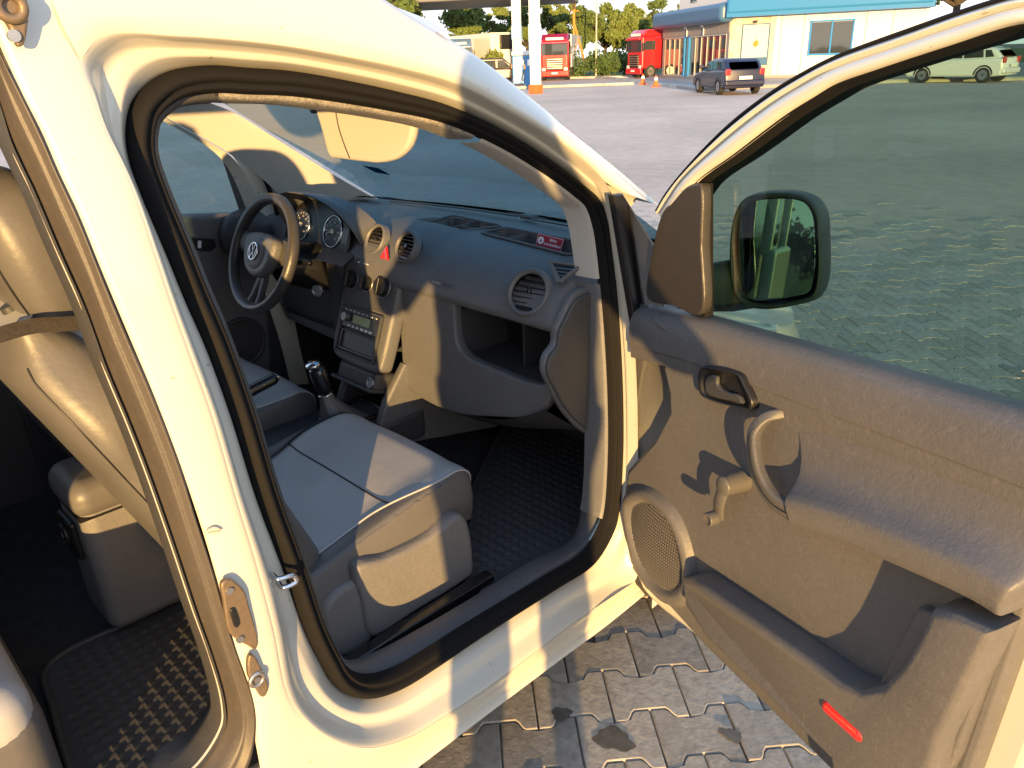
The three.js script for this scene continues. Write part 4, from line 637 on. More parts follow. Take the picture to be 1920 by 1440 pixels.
// ---- instrument hood and dials ----
{
  const hood = [], Z = [[1.30, 0.0], [1.36, 0.5], [1.42, 0.85], [1.47, 1.0], [1.50, 1.03], [1.505, 1.0], [1.47, 0.95], [1.40, 0.88]];
  for (const [z, k] of Z) { const l = []; for (let i = 0; i <= 32; i++) { const t = i / 32 * Math.PI, c = Math.cos(t), s = Math.pow(Math.sin(t), 0.7); l.push(new THREE.Vector3(-0.345 - 0.215 * Math.sign(c) * Math.pow(Math.abs(c), 0.85), 1.085 + k * 0.145 * s - (k < 0.3 ? -0.03 * s : 0), z - 0.07 * (1 - s))); } hood.push(l); }
  obj('instrument_hood', loft(hood), M.dash, van);
  const cl = group('instrument_cluster', van, [-0.372, 1.10, 1.425]); cl.rotation.x = -0.36;
  obj('cluster_face', plate(smoothPts([[-0.18, -0.06], [0.18, -0.06], [0.185, 0.02], [0.10, 0.085], [-0.10, 0.085], [-0.185, 0.02]], 40), 0.01, 0.003), M.black, cl);
  const dial = print(0.1, 0.1, 256, (c, w) => { c.fillStyle = '#1a1b1e'; c.fillRect(0, 0, w, w); c.translate(w / 2, w / 2); c.strokeStyle = '#e8e8e8'; c.fillStyle = '#e8e8e8'; c.font = '20px sans-serif'; c.textAlign = 'center'; for (let i = 0; i <= 24; i++) { const a = (135 + i * 11.25) * Math.PI / 180; c.lineWidth = i % 2 ? 2 : 5; c.beginPath(); c.moveTo(Math.cos(a) * 112, Math.sin(a) * 112); c.lineTo(Math.cos(a) * (i % 2 ? 100 : 92), Math.sin(a) * (i % 2 ? 100 : 92)); c.stroke(); if (i % 4 === 0) c.fillText(String(i * 10), Math.cos(a) * 74, Math.sin(a) * 74 + 7); } }, { roughness: 0.35 });
  for (const s of [-1, 1]) { obj('dial', new THREE.CircleGeometry(0.05, 40).translate(s * 0.095, 0.005, 0.0115), dial, cl, true); obj('dial_ring', new THREE.TorusGeometry(0.05, 0.003, 8, 40).translate(s * 0.095, 0.005, 0.012), M.chrome, cl); obj('needle', [rbox(0.003, 0.04, 0.002, 0.001, 0, 0.014, 0).rotateZ(1.9).translate(s * 0.095, 0.005, 0.0145), cyl(0.007, 0.007, 0.006).rotateX(Math.PI / 2).translate(s * 0.095, 0.005, 0.015)], M.plateWhite, cl); }
  obj('cluster_display', rbox(0.035, 0.05, 0.003, 0.002, 0.165, 0.0, 0.011), std(lin(0.10, 0.11, 0.13), 0.3), cl);
  obj('cluster_surround', [grid((u, v) => [lerp(-0.55, -0.14, u), lerp(1.03, 1.075, v), lerp(1.50, 1.42, v)], 6, 3)], M.dash, van);
}
// ---- steering wheel and column ----
{
  const n = new THREE.Vector3(0, 0.40, 0.917), w = group('steering_wheel', van, [-0.36, 1.066, 1.640]); w.rotation.set(-Math.asin(0.40), 0, 0);
  const R = 0.172, rim = []; for (let i = 0; i < 72; i++) { const a = i / 72 * Math.PI * 2; rim.push([Math.cos(a) * R, Math.sin(a) * R, 0]); }
  obj('rim', new THREE.TorusGeometry(R, 0.0165, 16, 90).scale(1, 1, 1.12), std(lin(0.045, 0.043, 0.042), 0.38, { bumpMap: T.leather, bumpScale: 0.0006 }), w);
  obj('rim_seam', new THREE.TorusGeometry(R - 0.0165, 0.0012, 6, 90), M.black, w);
  const spoke = (a, w0, w1) => { const l = []; for (const [r, ww, z] of [[0.03, w0, -0.012], [0.08, (w0 + w1) / 2, -0.020], [0.13, w1, -0.014], [0.168, w1 * 1.05, -0.004]]) { const k = []; for (let i = 0; i <= 12; i++) { const t = i / 12 * Math.PI * 2; k.push(new THREE.Vector3(Math.cos(a) * r - Math.sin(a) * Math.cos(t) * ww, Math.sin(a) * r + Math.cos(a) * Math.cos(t) * ww, z + Math.sin(t) * 0.010)); } l.push(k); } return loft(l); };
  for (const [a, w0, w1] of [[0.16, 0.05, 0.034], [Math.PI - 0.16, 0.05, 0.034]]) obj('spoke', spoke(a, w0, w1), M.trimDark, w);
  for (const s of [-1, 1]) obj('lower_spoke', spoke(-Math.PI / 2 + s * 0.16, 0.022, 0.014), M.dashDark, w);
  obj('airbag_pad', plate(smoothPts([[-0.085, 0.045], [0, 0.062], [0.085, 0.045], [0.088, 0.0], [0.06, -0.055], [0, -0.075], [-0.06, -0.055], [-0.088, 0.0]], 60), 0.04, 0.014).translate(0, 0, -0.018), M.dash, w);
  obj('hub_cap', new THREE.SphereGeometry(0.054, 32, 16).scale(1, 1, 0.26).translate(0, -0.002, 0.018), M.dash, w);
  obj('emblem_ring', new THREE.TorusGeometry(0.026, 0.0028, 8, 36).translate(0, 0, 0.033), M.chrome, w);
  const st = (p, q) => bar([p[0], p[1], 0.0335], [q[0], q[1], 0.0335], 0.0022, 0.0022, 8);
  obj('emblem_letters', [st([-0.010, 0.023], [0, 0.003]), st([0.010, 0.023], [0, 0.003]), st([-0.022, 0.012], [-0.010, -0.021]), st([-0.010, -0.021], [0, -0.002]), st([0, -0.002], [0.010, -0.021]), st([0.010, -0.021], [0.022, 0.012])], M.chrome, w);
  const col = group('steering_column', van);
  obj('column_shroud', loft([[1.60, 0.05, 1.02], [1.55, 0.062, 1.01], [1.48, 0.072, 0.99], [1.38, 0.075, 0.98]].map(([z, r, y]) => ring(28, r, r * 1.1).map(p => new THREE.Vector3(-0.36 + p[0], y + p[1], z)))), M.black, col);
  obj('ignition_lock', [cyl(0.017, 0.017, 0.016).rotateX(Math.PI / 2), new THREE.TorusGeometry(0.017, 0.003, 8, 24).translate(0, 0, 0.008)].map(g => g.rotateY(0.5).translate(-0.300, 0.928, 1.500)), M.steel, col);
  for (const s of [-1, 1]) obj('stalk', tube([[-0.36 + s * 0.05, 1.03, 1.565], [-0.36 + s * 0.12, 1.045, 1.575], [-0.36 + s * 0.17, 1.05, 1.58]], 0.009, 8, 10), M.black, col);
  obj('knee_panel', [rbox(0.52, 0.24, 0.08, 0.03, -0.43, 0.86, 1.40), rbox(0.10, 0.30, 0.10, 0.03, -0.24, 0.90, 1.43)], M.dashDark, col);
  obj('lower_trim', [plate([[-0.70, 0.80], [-0.20, 0.80], [-0.2, 0.72], [-0.66, 0.74]], 0.04, 0.01).translate(0, 0, 1.40)], M.dash, col);
  for (const [x, w0] of [[-0.28, 0.05], [-0.40, 0.06], [-0.52, 0.06]]) obj('pedal', [rbox(w0, 0.07, 0.012, 0.004).rotateX(-0.5).translate(x, 0.50, 1.22), bar([x, 0.50, 1.2], [x, 0.85, 1.15], 0.008)], M.black, col);
}
// ---- centre console, gear lever, hand brake, armrest box ----
{
  const c = group('centre_console', van);
  const side = [[0.085,0.761,1.468], [0.085,0.727,1.319], [0.085,0.681,1.251], [0.085,0.583,1.212], [0.085,0.467,1.076], [0.085,0.416,1.104], [0.085,0.527,1.609], [0.085,0.608,1.575], [0.085,0.665,1.547]];
  obj('console_side', orient(plate(side.map(p => [-p[2], p[1]]), 0.03, 0.008), [0.062, 0, 0], [0, 0, -1], [0, 1, 0], [1, 0, 0]), M.dash, c);
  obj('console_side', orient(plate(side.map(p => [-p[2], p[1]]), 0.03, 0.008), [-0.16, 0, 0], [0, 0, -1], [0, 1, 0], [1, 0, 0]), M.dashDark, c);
  obj('console_front', [box(0.2, 0.3, 0.02, -0.04, 0.60, 1.30)], M.black, c);
  obj('console_tray', [rbox(0.26, 0.10, 0.62, 0.02, -0.03, 0.55, 1.72), rbox(0.24, 0.20, 0.7, 0.03, -0.03, 0.45, 1.85)], M.dashDark, c);
  obj('cup_recess', [plate(roundRect(-0.10, -0.08, 0.06, 0.08, 0.02), 0.012, 0.003, [roundRect(-0.085, -0.065, 0.045, 0.065, 0.015)]).rotateX(-Math.PI / 2).translate(-0.01, 0.60, 1.58)], M.gloss, c);
  obj('tray_line', bar([-0.07, 0.607, 1.50], [0.05, 0.607, 1.53], 0.003), M.knobMetal, c);
  const g = group('gear_lever', van);
  obj('gear_knob', [loft([[0, 0.018], [0.02, 0.022], [0.05, 0.024], [0.075, 0.025], [0.09, 0.022], [0.098, 0.0]].map(([y, r]) => ring(24, r, r).map(p => new THREE.Vector3(p[0], y, p[1])))).rotateX(0.22).rotateZ(-0.06).translate(-0.012, 0.708, 1.688)], M.gloss, g);
  obj('knob_cap', new THREE.SphereGeometry(0.0225, 24, 12).scale(1, 0.45, 1).rotateX(0.22).translate(-0.018, 0.805, 1.711), M.chrome, g);
  obj('knob_collar', new THREE.TorusGeometry(0.019, 0.003, 8, 24).rotateX(Math.PI / 2).rotateX(0.22).translate(-0.012, 0.708, 1.688), M.chrome, g);
  obj('gear_boot', loft([[0.72, 0.017, -0.012, 1.69], [0.69, 0.020, -0.01, 1.684], [0.66, 0.034, -0.005, 1.672], [0.63, 0.052, -0.0, 1.66], [0.60, 0.075, 0, 1.65]].map(([y, r, x, z]) => ring(24, 1, 1).map((p, i) => new THREE.Vector3(x + p[0] * r * (1 + 0.06 * Math.sin(i * 2.1)), y, z + p[1] * r * 1.15 * (1 + 0.06 * Math.cos(i * 1.7)))))), M.seatDark, g);
  const h = group('hand_brake', van);
  obj('brake_lever', tube([[-0.10, 0.70, 2.02], [-0.10, 0.745, 1.90], [-0.10, 0.765, 1.80]], 0.017, 12, 20), M.gloss, h); obj('release_button', bar([-0.10, 0.765, 1.80], [-0.10, 0.769, 1.785], 0.010), M.chrome, h);
  const a = group('armrest_box', van);
  const bx = [[0.048,0.420,2.401], [0.210,0.420,2.265]];
  obj('box_body', rbox(0.19, 0.34, 0.30, 0.035, 0.075, 0.55, 2.27), M.seatShell, a); obj('box_lid', rbox(0.20, 0.09, 0.33, 0.04, 0.075, 0.735, 2.265), M.seatDark, a); obj('lid_seam', box(0.196, 0.003, 0.306, 0.075, 0.698, 2.27), M.black, a);
  obj('rear_socket', [rbox(0.10, 0.10, 0.02, 0.01, 0.06, 0.62, 2.425), new THREE.TorusGeometry(0.025, 0.006, 8, 20).translate(0.05, 0.62, 2.437)], M.black, a);
}
// ---- seats ----
function seat(name, xc, label) {
  const s = group(name, van); if (label) s.userData.label = label;
  const W = 0.272;
  const across = (u) => { // u 0..1 -> [x, height, sideways drop]
    const t = u * 2 - 1, a = Math.abs(t), sg = Math.sign(t);
    if (a > 0.84) { const k = (a - 0.84) / 0.16; return [sg * (W + 0.010 * Math.sin(k * Math.PI)), 0.012 - k * 0.15]; }
    return [sg * W * Math.sin(a / 0.84 * Math.PI / 2 * 0.96) / Math.sin(Math.PI / 2 * 0.96), 0.013 * sstep(0.35, 0.66, a) * (1 - sstep(0.70, 0.86, a) * 0.6) + (a > 0.8 ? 0 : 0)];
  };
  const along = (v) => { if (v < 0.72) { const t = v / 0.72; return [lerp(2.16, 1.715, t), 0.578 + 0.072 * t + 0.010 * Math.sin(t * 3.1), 1]; } const k = (v - 0.72) / 0.28, a = Math.min(1, k / 0.6) * Math.PI / 2; const dn = Math.max(0, k - 0.6) / 0.4; return [1.715 - 0.070 * Math.sin(a), 0.65 - 0.055 * (1 - Math.cos(a)) - 0.09 * dn, 1 - 0.5 * k]; };
  const fn = (u, v) => { const [x, h] = across(u), [z, y, k] = along(v); const taper = 1 - 0.20 * Math.pow(Math.max(0, (v - 0.50) / 0.50), 2.2), c = 1 - (u * 2 - 1) ** 2; return [xc + x * taper, y + h * k + 0.016 * c * sstep(0.15, 0.6, v) * k, z - 0.030 * c * sstep(0.45, 0.8, v)]; };
  const bnd = (v) => lerp(0.24, 0.135, sstep(0.35, 0.72, v));
  const sub = (a, b, nm, m) => obj(nm, grid((u, v) => { const uu = lerp(a(v), b(v), u), p = fn(uu, v); const e = Math.min(u, 1 - u); if (e < 0.04 && uu > 0.02 && uu < 0.98) p[1] -= 0.005 * (1 - e / 0.04); return p; }, 40, 60), m, s);
  sub(() => 0, bnd, 'cushion_bolster', M.seatDark); sub(bnd, v => 1 - bnd(v), 'cushion_insert', M.seatPale); sub(v => 1 - bnd(v), () => 1, 'cushion_bolster', M.seatDark);
  const seam = []; for (let i = 0; i <= 20; i++) { const v = 0.46, u = lerp(bnd(v), 1 - bnd(v), i / 20), p = fn(u, v); seam.push([p[0], p[1] + 0.001, p[2]]); } obj('cushion_seam', tube(seam, 0.0022, 6, 40), M.black, s);
  for (const sg of [0, 1]) { const l = []; for (let i = 0; i <= 30; i++) { const v = i / 30, u = sg ? 1 - bnd(v) : bnd(v), p = fn(u, v); l.push([p[0], p[1] + 0.0005, p[2]]); } obj('piping', tube(l, 0.0032, 6, 120), sg ? M.seatPale : M.black, s); }
  obj('cushion_underside', [rbox(0.48, 0.06, 0.42, 0.03, xc, 0.49, 1.92)], M.black, s);
  // backrest: a padded slab leaning back
  const tilt = 0.40, up = [0, Math.cos(tilt), Math.sin(tilt)], fw = [0, Math.sin(tilt), -Math.cos(tilt)];
  const back = group('backrest', s);
  const B = (px, h, d) => [xc + px, 0.60 + up[1] * h + fw[1] * d, 2.20 + up[2] * h + fw[2] * d];
  const bw = (h) => 0.255 + 0.025 * Math.sin(Math.min(1, h / 0.4) * Math.PI) - 0.10 * sstep(0.42, 0.70, h) ** 1.5;
  const sect = (h) => { const w = bw(h), o = [], top = 1 - 0.85 * sstep(0.60, 0.69, h) ; for (let i = 0; i < 48; i++) { const a = i / 48 * Math.PI * 2, c = Math.cos(a), q = Math.sin(a); const f = q > 0; const px = Math.sign(c) * Math.pow(Math.abs(c), 0.55) * w; let d = Math.sign(q) * Math.pow(Math.abs(q), 0.6) * (f ? 0.075 : 0.085) * lerp(0.35, 1, top) ; if (f) d += 0.085 * sstep(0.55, 0.85, Math.abs(px) / w) * (1 - sstep(0.30, 0.60, h)) - 0.01; o.push(V(B(px, h, d))); } return o; };
  const hs = []; for (let i = 0; i <= 36; i++) hs.push(-0.04 + 0.73 * i / 36);
  const rows = hs.map(sect);
  s.remove(back);
  const range = (i0, i1, nm, m) => obj(nm, loft(rows.map(r => { const l = []; for (let i = i0; i <= i1; i++) l.push(r[(i + 48) % 48]); return l; })), m, s);
  range(-26, 6, 'backrest_shell', M.seatDark); range(6, 18, 'backrest_insert', M.seatPale); range(18, 22, 'backrest_bolster', M.seatDark);
  obj('backrest_top', fan(rows[36]), M.seatPale, s);
  obj('backrest_seam', [tube(rows.slice(0, 34).map(r => r[44]), 0.002, 6, 60), tube(rows.slice(0, 34).map(r => r[28]), 0.002, 6, 60)], M.black, s);
  const hc = [xc + 0.029, 1.325, 2.425], hu = [0, 0.97, 0.24], hf = [0, 0.24, -0.97];
  const hr = []; for (let j = 0; j <= 20; j++) { const t = j / 20 * Math.PI, y = -Math.cos(t) * 0.138, k = Math.pow(Math.sin(t), 0.42); hr.push(Array.from({ length: 40 }, (_, i) => { const a = i / 40 * Math.PI * 2, c = Math.cos(a), q = Math.sin(a); const px = Math.sign(c) * Math.pow(Math.abs(c), 0.6) * 0.155 * k, d = Math.sign(q) * Math.pow(Math.abs(q), 0.7) * 0.068 * k; return new THREE.Vector3(hc[0] + px, hc[1] + hu[1] * y + hf[1] * d, hc[2] + hu[2] * y + hf[2] * d); })); }
  obj('headrest', loft(hr, true), M.seatDark, s);
  obj('headrest_seam', tube(hr.slice(1, 20).map(r => r[34]), 0.0022, 6, 60), M.black, s);
  for (const q of [-1, 1]) obj('headrest_post', bar(B(q * 0.06, 0.66, 0), [hc[0] + q * 0.06, hc[1] - 0.06, hc[2]], 0.006), M.chrome, s);
  for (const q of [-1, 1]) obj('headrest_socket', bar(B(q * 0.06, 0.675, 0), B(q * 0.06, 0.70, 0), 0.017, 0.014), M.dashDark, s);
  return s;
}
const pSeat = seat('passenger_seat', 0.318, 'pale grey and dark grey leather passenger seat');
seat('driver_seat', -0.42, 'pale grey and dark grey leather driver seat');
{
  // plastic side shield of the passenger seat and its rails
  const sh = [[0.615,0.593,2.026], [0.615,0.577,1.949], [0.615,0.572,1.827], [0.615,0.588,1.734], [0.615,0.556,1.707], [0.615,0.439,1.695], [0.615,0.398,1.701], [0.615,0.388,1.742], [0.615,0.386,1.878], [0.615,0.385,2.003], [0.615,0.404,2.018], [0.615,0.491,2.024]];
  obj('side_shield', orient(plate(smoothPts(sh.map(p => [-p[2], p[1]]), 90), 0.045, 0.014), [0.582, 0, 0], [0, 0, -1], [0, 1, 0], [1, 0, 0]), M.seatShell, pSeat);
  const rc = [[0.600,0.521,2.112], [0.600,0.547,2.084], [0.600,0.552,2.022], [0.600,0.522,1.989], [0.600,0.388,1.992], [0.600,0.362,2.025], [0.600,0.368,2.082], [0.600,0.413,2.114]];
  obj('recliner_cover', orient(plate(smoothPts(rc.map(p => [-p[2], p[1]]), 50), 0.05, 0.016), [0.565, 0, 0], [0, 0, -1], [0, 1, 0], [1, 0, 0]), M.seatShell, pSeat);
  obj('seat_rail', [rbox(0.035, 0.035, 0.62, 0.006, 0.655, 0.385, 1.98), rbox(0.05, 0.022, 0.66, 0.004, 0.66, 0.362, 1.98)], M.gloss, pSeat);
  obj('seat_rail', [rbox(0.035, 0.035, 0.62, 0.006, 0.12, 0.385, 1.98)], M.gloss, pSeat);
  obj('seat_base', [rbox(0.46, 0.10, 0.38, 0.02, 0.35, 0.44, 1.93)], M.black, pSeat);
}
// seat belt lying between headrest and backrest
obj('seat_belt', sweep([[0.520,1.233,2.548], [0.520,1.236,2.519], [0.520,1.238,2.474], [0.520,1.230,2.430], [0.520,1.221,2.383], [0.520,1.218,2.355]], [[-0.012, 0], [0, 0.0015], [0.012, 0]], new THREE.Vector3(0.7, 0.2, 0.6), 40), std(lin(0.05, 0.042, 0.034), 0.9, { map: T.carpet }), van);
// rear bench
{
  const b = group('rear_bench', van);
  obj('bench_cushion', [grid((u, v) => { const a = u * Math.PI, q = Math.min(1, v * 3.2); return [lerp(-0.66, 0.615, v < 0 ? 0 : v), 0.66 - 0.12 * (1 - Math.sin(Math.min(Math.PI / 2, a))) - 0.20 * Math.max(0, (1 - u * 2)) * 0.0 - 0.05 * Math.pow(v, 12), 2.62 + (u < 0.5 ? -0.06 * Math.cos(Math.min(Math.PI / 2, a)) * -1 : (u - 0.5) * 1.0)]; }, 30, 30)], M.seatPale, b);
  obj('bench_front', rbox(1.28, 0.30, 0.14, 0.06, -0.02, 0.50, 2.70), M.seatDark, b); obj('bench_cushion', rbox(1.28, 0.13, 0.52, 0.055, -0.02, 0.63, 2.90), M.seatPale, b);
  obj('bench_backrest', rbox(1.26, 0.72, 0.16, 0.06).rotateX(0.3).translate(-0.02, 1.0, 3.28), M.seatDark, b);
  b.remove(b.children[0]);
}
// scuff plate along the sill
{
  const i0 = [[0.779,0.453,1.379], [0.781,0.416,1.445], [0.781,0.414,1.629], [0.781,0.413,1.864], [0.780,0.420,2.033], [0.780,0.445,2.112], [0.777,0.495,2.161], [0.774,0.550,2.180]], i1 = [[0.700,0.509,1.357], [0.700,0.397,1.406], [0.700,0.407,1.588], [0.700,0.408,1.768], [0.700,0.419,1.972], [0.700,0.427,2.058], [0.700,0.444,2.123], [0.700,0.511,2.150]];
  const n = 60, a = curve(i0, n), b = curve(i1, n); obj('scuff_plate', loft([[0, -0.012], [0.02, 0.006], [0.15, 0.012], [0.5, 0.014], [0.85, 0.008], [1, -0.004], [1.05, -0.05]].map(([t, d]) => a.map((p, i) => { const q = p.clone().lerp(b[i], t); q.y += d; return q; }))), M.dash, van);
}
// windscreen, its header, far pillar, far door, visor
{
  const W = [[-0.667,1.127,1.000]], ws = (u, v) => { const x = lerp(-0.70, 0.70, u), y = lerp(1.10, 1.60, v), z = lerp(0.955, 1.72, v) - 0.12 * (1 - (x / 0.72) ** 2) * (1 - v * 0.5); return [x * lerp(1, 0.88, v), y, z]; };
  obj('windscreen', grid(ws, 20, 12), M.glassBlue, van);
  obj('windscreen_frit', [grid((u, v) => ws(u, lerp(-0.03, 0.015, v)), 20, 1)], M.black, van);
  obj('windscreen_header', grid((u, v) => { const p = ws(u, lerp(0.97, 1.10, v)); p[1] += 0.01; return p; }, 20, 2), M.liner, van);
  const A = [[-0.660,1.489,1.748], [-0.660,1.505,1.687], [-0.660,1.507,1.624], [-0.660,1.393,1.447], [-0.660,1.309,1.300], [-0.660,1.201,1.139], [-0.660,1.124,1.005]], Bq = [[-0.700,1.473,1.735], [-0.700,1.423,1.661], [-0.700,1.373,1.582], [-0.700,1.310,1.500], [-0.700,1.238,1.413], [-0.700,1.174,1.309], [-0.700,1.130,1.216]];
  obj('far_pillar_trim', [loft([curve([[-0.660,1.517,1.634], [-0.660,1.462,1.511], [-0.660,1.366,1.373], [-0.660,1.260,1.221], [-0.660,1.176,1.095], [-0.660,1.105,0.982]], 30), curve([[-0.680,1.507,1.678], [-0.680,1.417,1.546], [-0.680,1.321,1.430], [-0.680,1.228,1.322], [-0.680,1.169,1.256], [-0.680,1.123,1.206]], 30), curve([[-0.700,1.473,1.735], [-0.700,1.423,1.661], [-0.700,1.366,1.574], [-0.700,1.299,1.492], [-0.700,1.225,1.416], [-0.700,1.184,1.381]], 30)])], M.pale, van);
  obj('far_pillar_skin', [loft([curve([[-0.710,1.470,1.732], [-0.710,1.419,1.657], [-0.710,1.361,1.570], [-0.710,1.311,1.514], [-0.710,1.226,1.471], [-0.710,1.082,1.435], [-0.710,0.795,1.386], [-0.710,0.624,1.380], [-0.710,0.440,1.362]], 50), curve([[-0.740,1.459,1.729], [-0.740,1.415,1.663], [-0.740,1.358,1.585], [-0.740,1.305,1.539], [-0.740,1.219,1.506], [-0.740,1.086,1.480], [-0.740,0.808,1.466], [-0.740,0.634,1.441], [-0.740,0.448,1.425]], 50)])], M.white, van);
  obj('far_pillar_outer', [loft([curve([[-0.745,1.322,1.502], [-0.745,1.259,1.471], [-0.745,1.171,1.450], [-0.745,1.060,1.441]], 12), curve([[-0.725,1.303,1.449], [-0.725,1.245,1.415], [-0.725,1.164,1.388], [-0.725,1.052,1.381]], 12), curve([[-0.700,1.280,1.422], [-0.700,1.216,1.386], [-0.700,1.145,1.346], [-0.700,1.048,1.335]], 12)])], M.white, van);
  obj('far_door_seal', tube([[-0.720,1.306,1.439], [-0.720,1.230,1.410], [-0.720,1.140,1.386], [-0.720,1.053,1.380]], 0.008, 8, 30), M.rubber, van);
  const d = group('driver_door', van);
  obj('door_trim', [orient(plate([[-0.730,1.165,1.788], [-0.730,1.128,1.478], [-0.730,0.992,1.482], [-0.730,0.730,1.474], [-0.730,0.480,1.501], [-0.730,0.473,1.741], [-0.730,0.779,1.816]].map(p => [-p[2], p[1]]), 0.06, 0.02), [-0.78, 0, 0], [0, 0, -1], [0, 1, 0], [1, 0, 0])], M.dash, d);
  d.children[0].geometry.scale(1, 1, 1);
  obj('door_window', orient(new THREE.ShapeGeometry(new THREE.Shape([[-0.790,1.495,1.758], [-0.790,1.483,1.697], [-0.790,1.302,1.476], [-0.790,1.110,1.429], [-0.790,1.159,1.852]].map(p => new THREE.Vector2(-p[2], p[1])))), [-0.795, 0, 0], [0, 0, -1], [0, 1, 0], [1, 0, 0]), M.glassBlue, d);
  obj('mirror_panel', orient(plate([[-0.760,1.345,1.536], [-0.760,1.300,1.491], [-0.760,1.214,1.477], [-0.760,1.118,1.460], [-0.760,1.124,1.500]].map(p => [-p[2], p[1]]), 0.012, 0.003), [-0.77, 0, 0], [0, 0, -1], [0, 1, 0], [1, 0, 0]), M.trimDark, d);
  obj('door_handle_bezel', orient(plate([[-0.715,1.089,1.737], [-0.715,1.065,1.634], [-0.715,1.037,1.630], [-0.715,1.023,1.652], [-0.715,1.046,1.734]].map(p => [-p[2], p[1]]), 0.012, 0.003), [-0.722, 0, 0], [0, 0, -1], [0, 1, 0], [1, 0, 0]), M.black, d);
  obj('lock_button', orient(plate([[-0.700,1.068,1.691], [-0.700,1.066,1.680], [-0.700,1.042,1.685], [-0.700,1.044,1.696]].map(p => [-p[2], p[1]]), 0.008, 0.002), [-0.712, 0, 0], [0, 0, -1], [0, 1, 0], [1, 0, 0]), M.plateWhite, d);
  obj('door_speaker', [new THREE.TorusGeometry(0.085, 0.008, 8, 40).rotateY(Math.PI / 2).translate(-0.715, 0.68, 1.60), cyl(0.08, 0.08, 0.01, 36).rotateZ(Math.PI / 2).translate(-0.717, 0.68, 1.60)], M.dashDark, d);
  obj('grab_pod', new THREE.SphereGeometry(0.09, 24, 16).scale(0.6, 1.0, 1.1).translate(-0.70, 1.06, 1.52), M.dashDark, d);
  const v = [[0.204,1.524,1.720], [0.417,1.516,1.720], [0.563,1.500,1.720], [0.559,1.468,1.720], [0.539,1.436,1.720], [0.495,1.410,1.720], [0.426,1.397,1.720], [0.376,1.396,1.720], [0.269,1.397,1.720], [0.236,1.400,1.720], [0.218,1.450,1.720]];
  obj('sun_visor', plate(smoothPts(v.map(p => [p[0], p[1]]), 70), 0.022, 0.008).translate(0, 0, 1.71), M.pale, van);
  obj('visor_seam', tube([[0.290,1.525,1.735], [0.295,1.471,1.735], [0.310,1.432,1.735], [0.326,1.402,1.735]], 0.0012, 6, 20), M.dashDark, van);
  obj('visor_clip', rbox(0.02, 0.05, 0.02, 0.006, 0.146, 1.516, 1.700), M.dashDark, van);
  obj('toll_note', [orient(sheet(0.09, 0.05), [-0.026, 1.314, 1.420], [1, 0, 0.1], [0, 0.5, 0.86], [0, 0.86, -0.5])], M.blueSticker, van);
}
// ---- floor mats: loose, with moulded lozenges ----
function floorMat(label, poly, y, holes) {
  const t = thing('floor_mat', label, 'floor mat', [0, y, 0], 0, 'rubber floor mats');
  const sh = poly.map(p => [p[0], -p[2]]);
  obj('tray', plate(smoothPts(sh, 60), 0.012, 0.004).rotateX(-Math.PI / 2), M.mat, t);
  obj('raised_rim', tube(smoothPts(sh, 60).map(p => [p[0], 0.012, -p[1]]), 0.008, 8, 160, true), M.mat, t);
  const inside = (x, z) => { let c = false; for (let i = 0, j = poly.length - 1; i < poly.length; j = i++) { const a = poly[i], b = poly[j]; if ((a[2] > z) !== (b[2] > z) && x < (b[0] - a[0]) * (z - a[2]) / (b[2] - a[2]) + a[0]) c = !c; } return c; };
  const st = 0.030, g = new THREE.ConeGeometry(0.0195, 0.006, 4), G = []; const xs = poly.map(p => p[0]), zs = poly.map(p => p[2]);
  for (let x = Math.min(...xs); x < Math.max(...xs); x += st) for (let z = Math.min(...zs); z < Math.max(...zs); z += st) if ([[-1, 0], [1, 0], [0, 1], [0, -1]].every(([a, b]) => inside(x + a * 0.025, z + b * 0.025))) G.push(g.clone().rotateY(Math.PI / 4 * 0).scale(1, 1, 1).translate(x, 0.0148, z));
  const z = obj('lozenges', G, M.mat, t); z.userData.kind = 'stuff';
}
floorMat('black rubber floor mat with lozenges in the passenger footwell', [[0.052,0.375,1.022], [0.032,0.375,0.891], [0.265,0.375,0.835], [0.548,0.375,1.088], [0.716,0.375,1.365], [0.677,0.375,1.565], [0.660,0.375,1.729], [0.438,0.375,1.584], [0.320,0.375,1.442]], 0.362);
floorMat('black rubber floor mat with lozenges behind the passenger seat', [[0.159,0.372,2.568], [0.125,0.372,2.520], [0.130,0.372,2.366], [0.147,0.372,2.227], [0.341,0.372,2.209], [0.710,0.372,2.325], [0.822,0.372,2.467], [0.658,0.372,2.625], [0.477,0.372,2.614], [0.292,0.372,2.590]], 0.36);


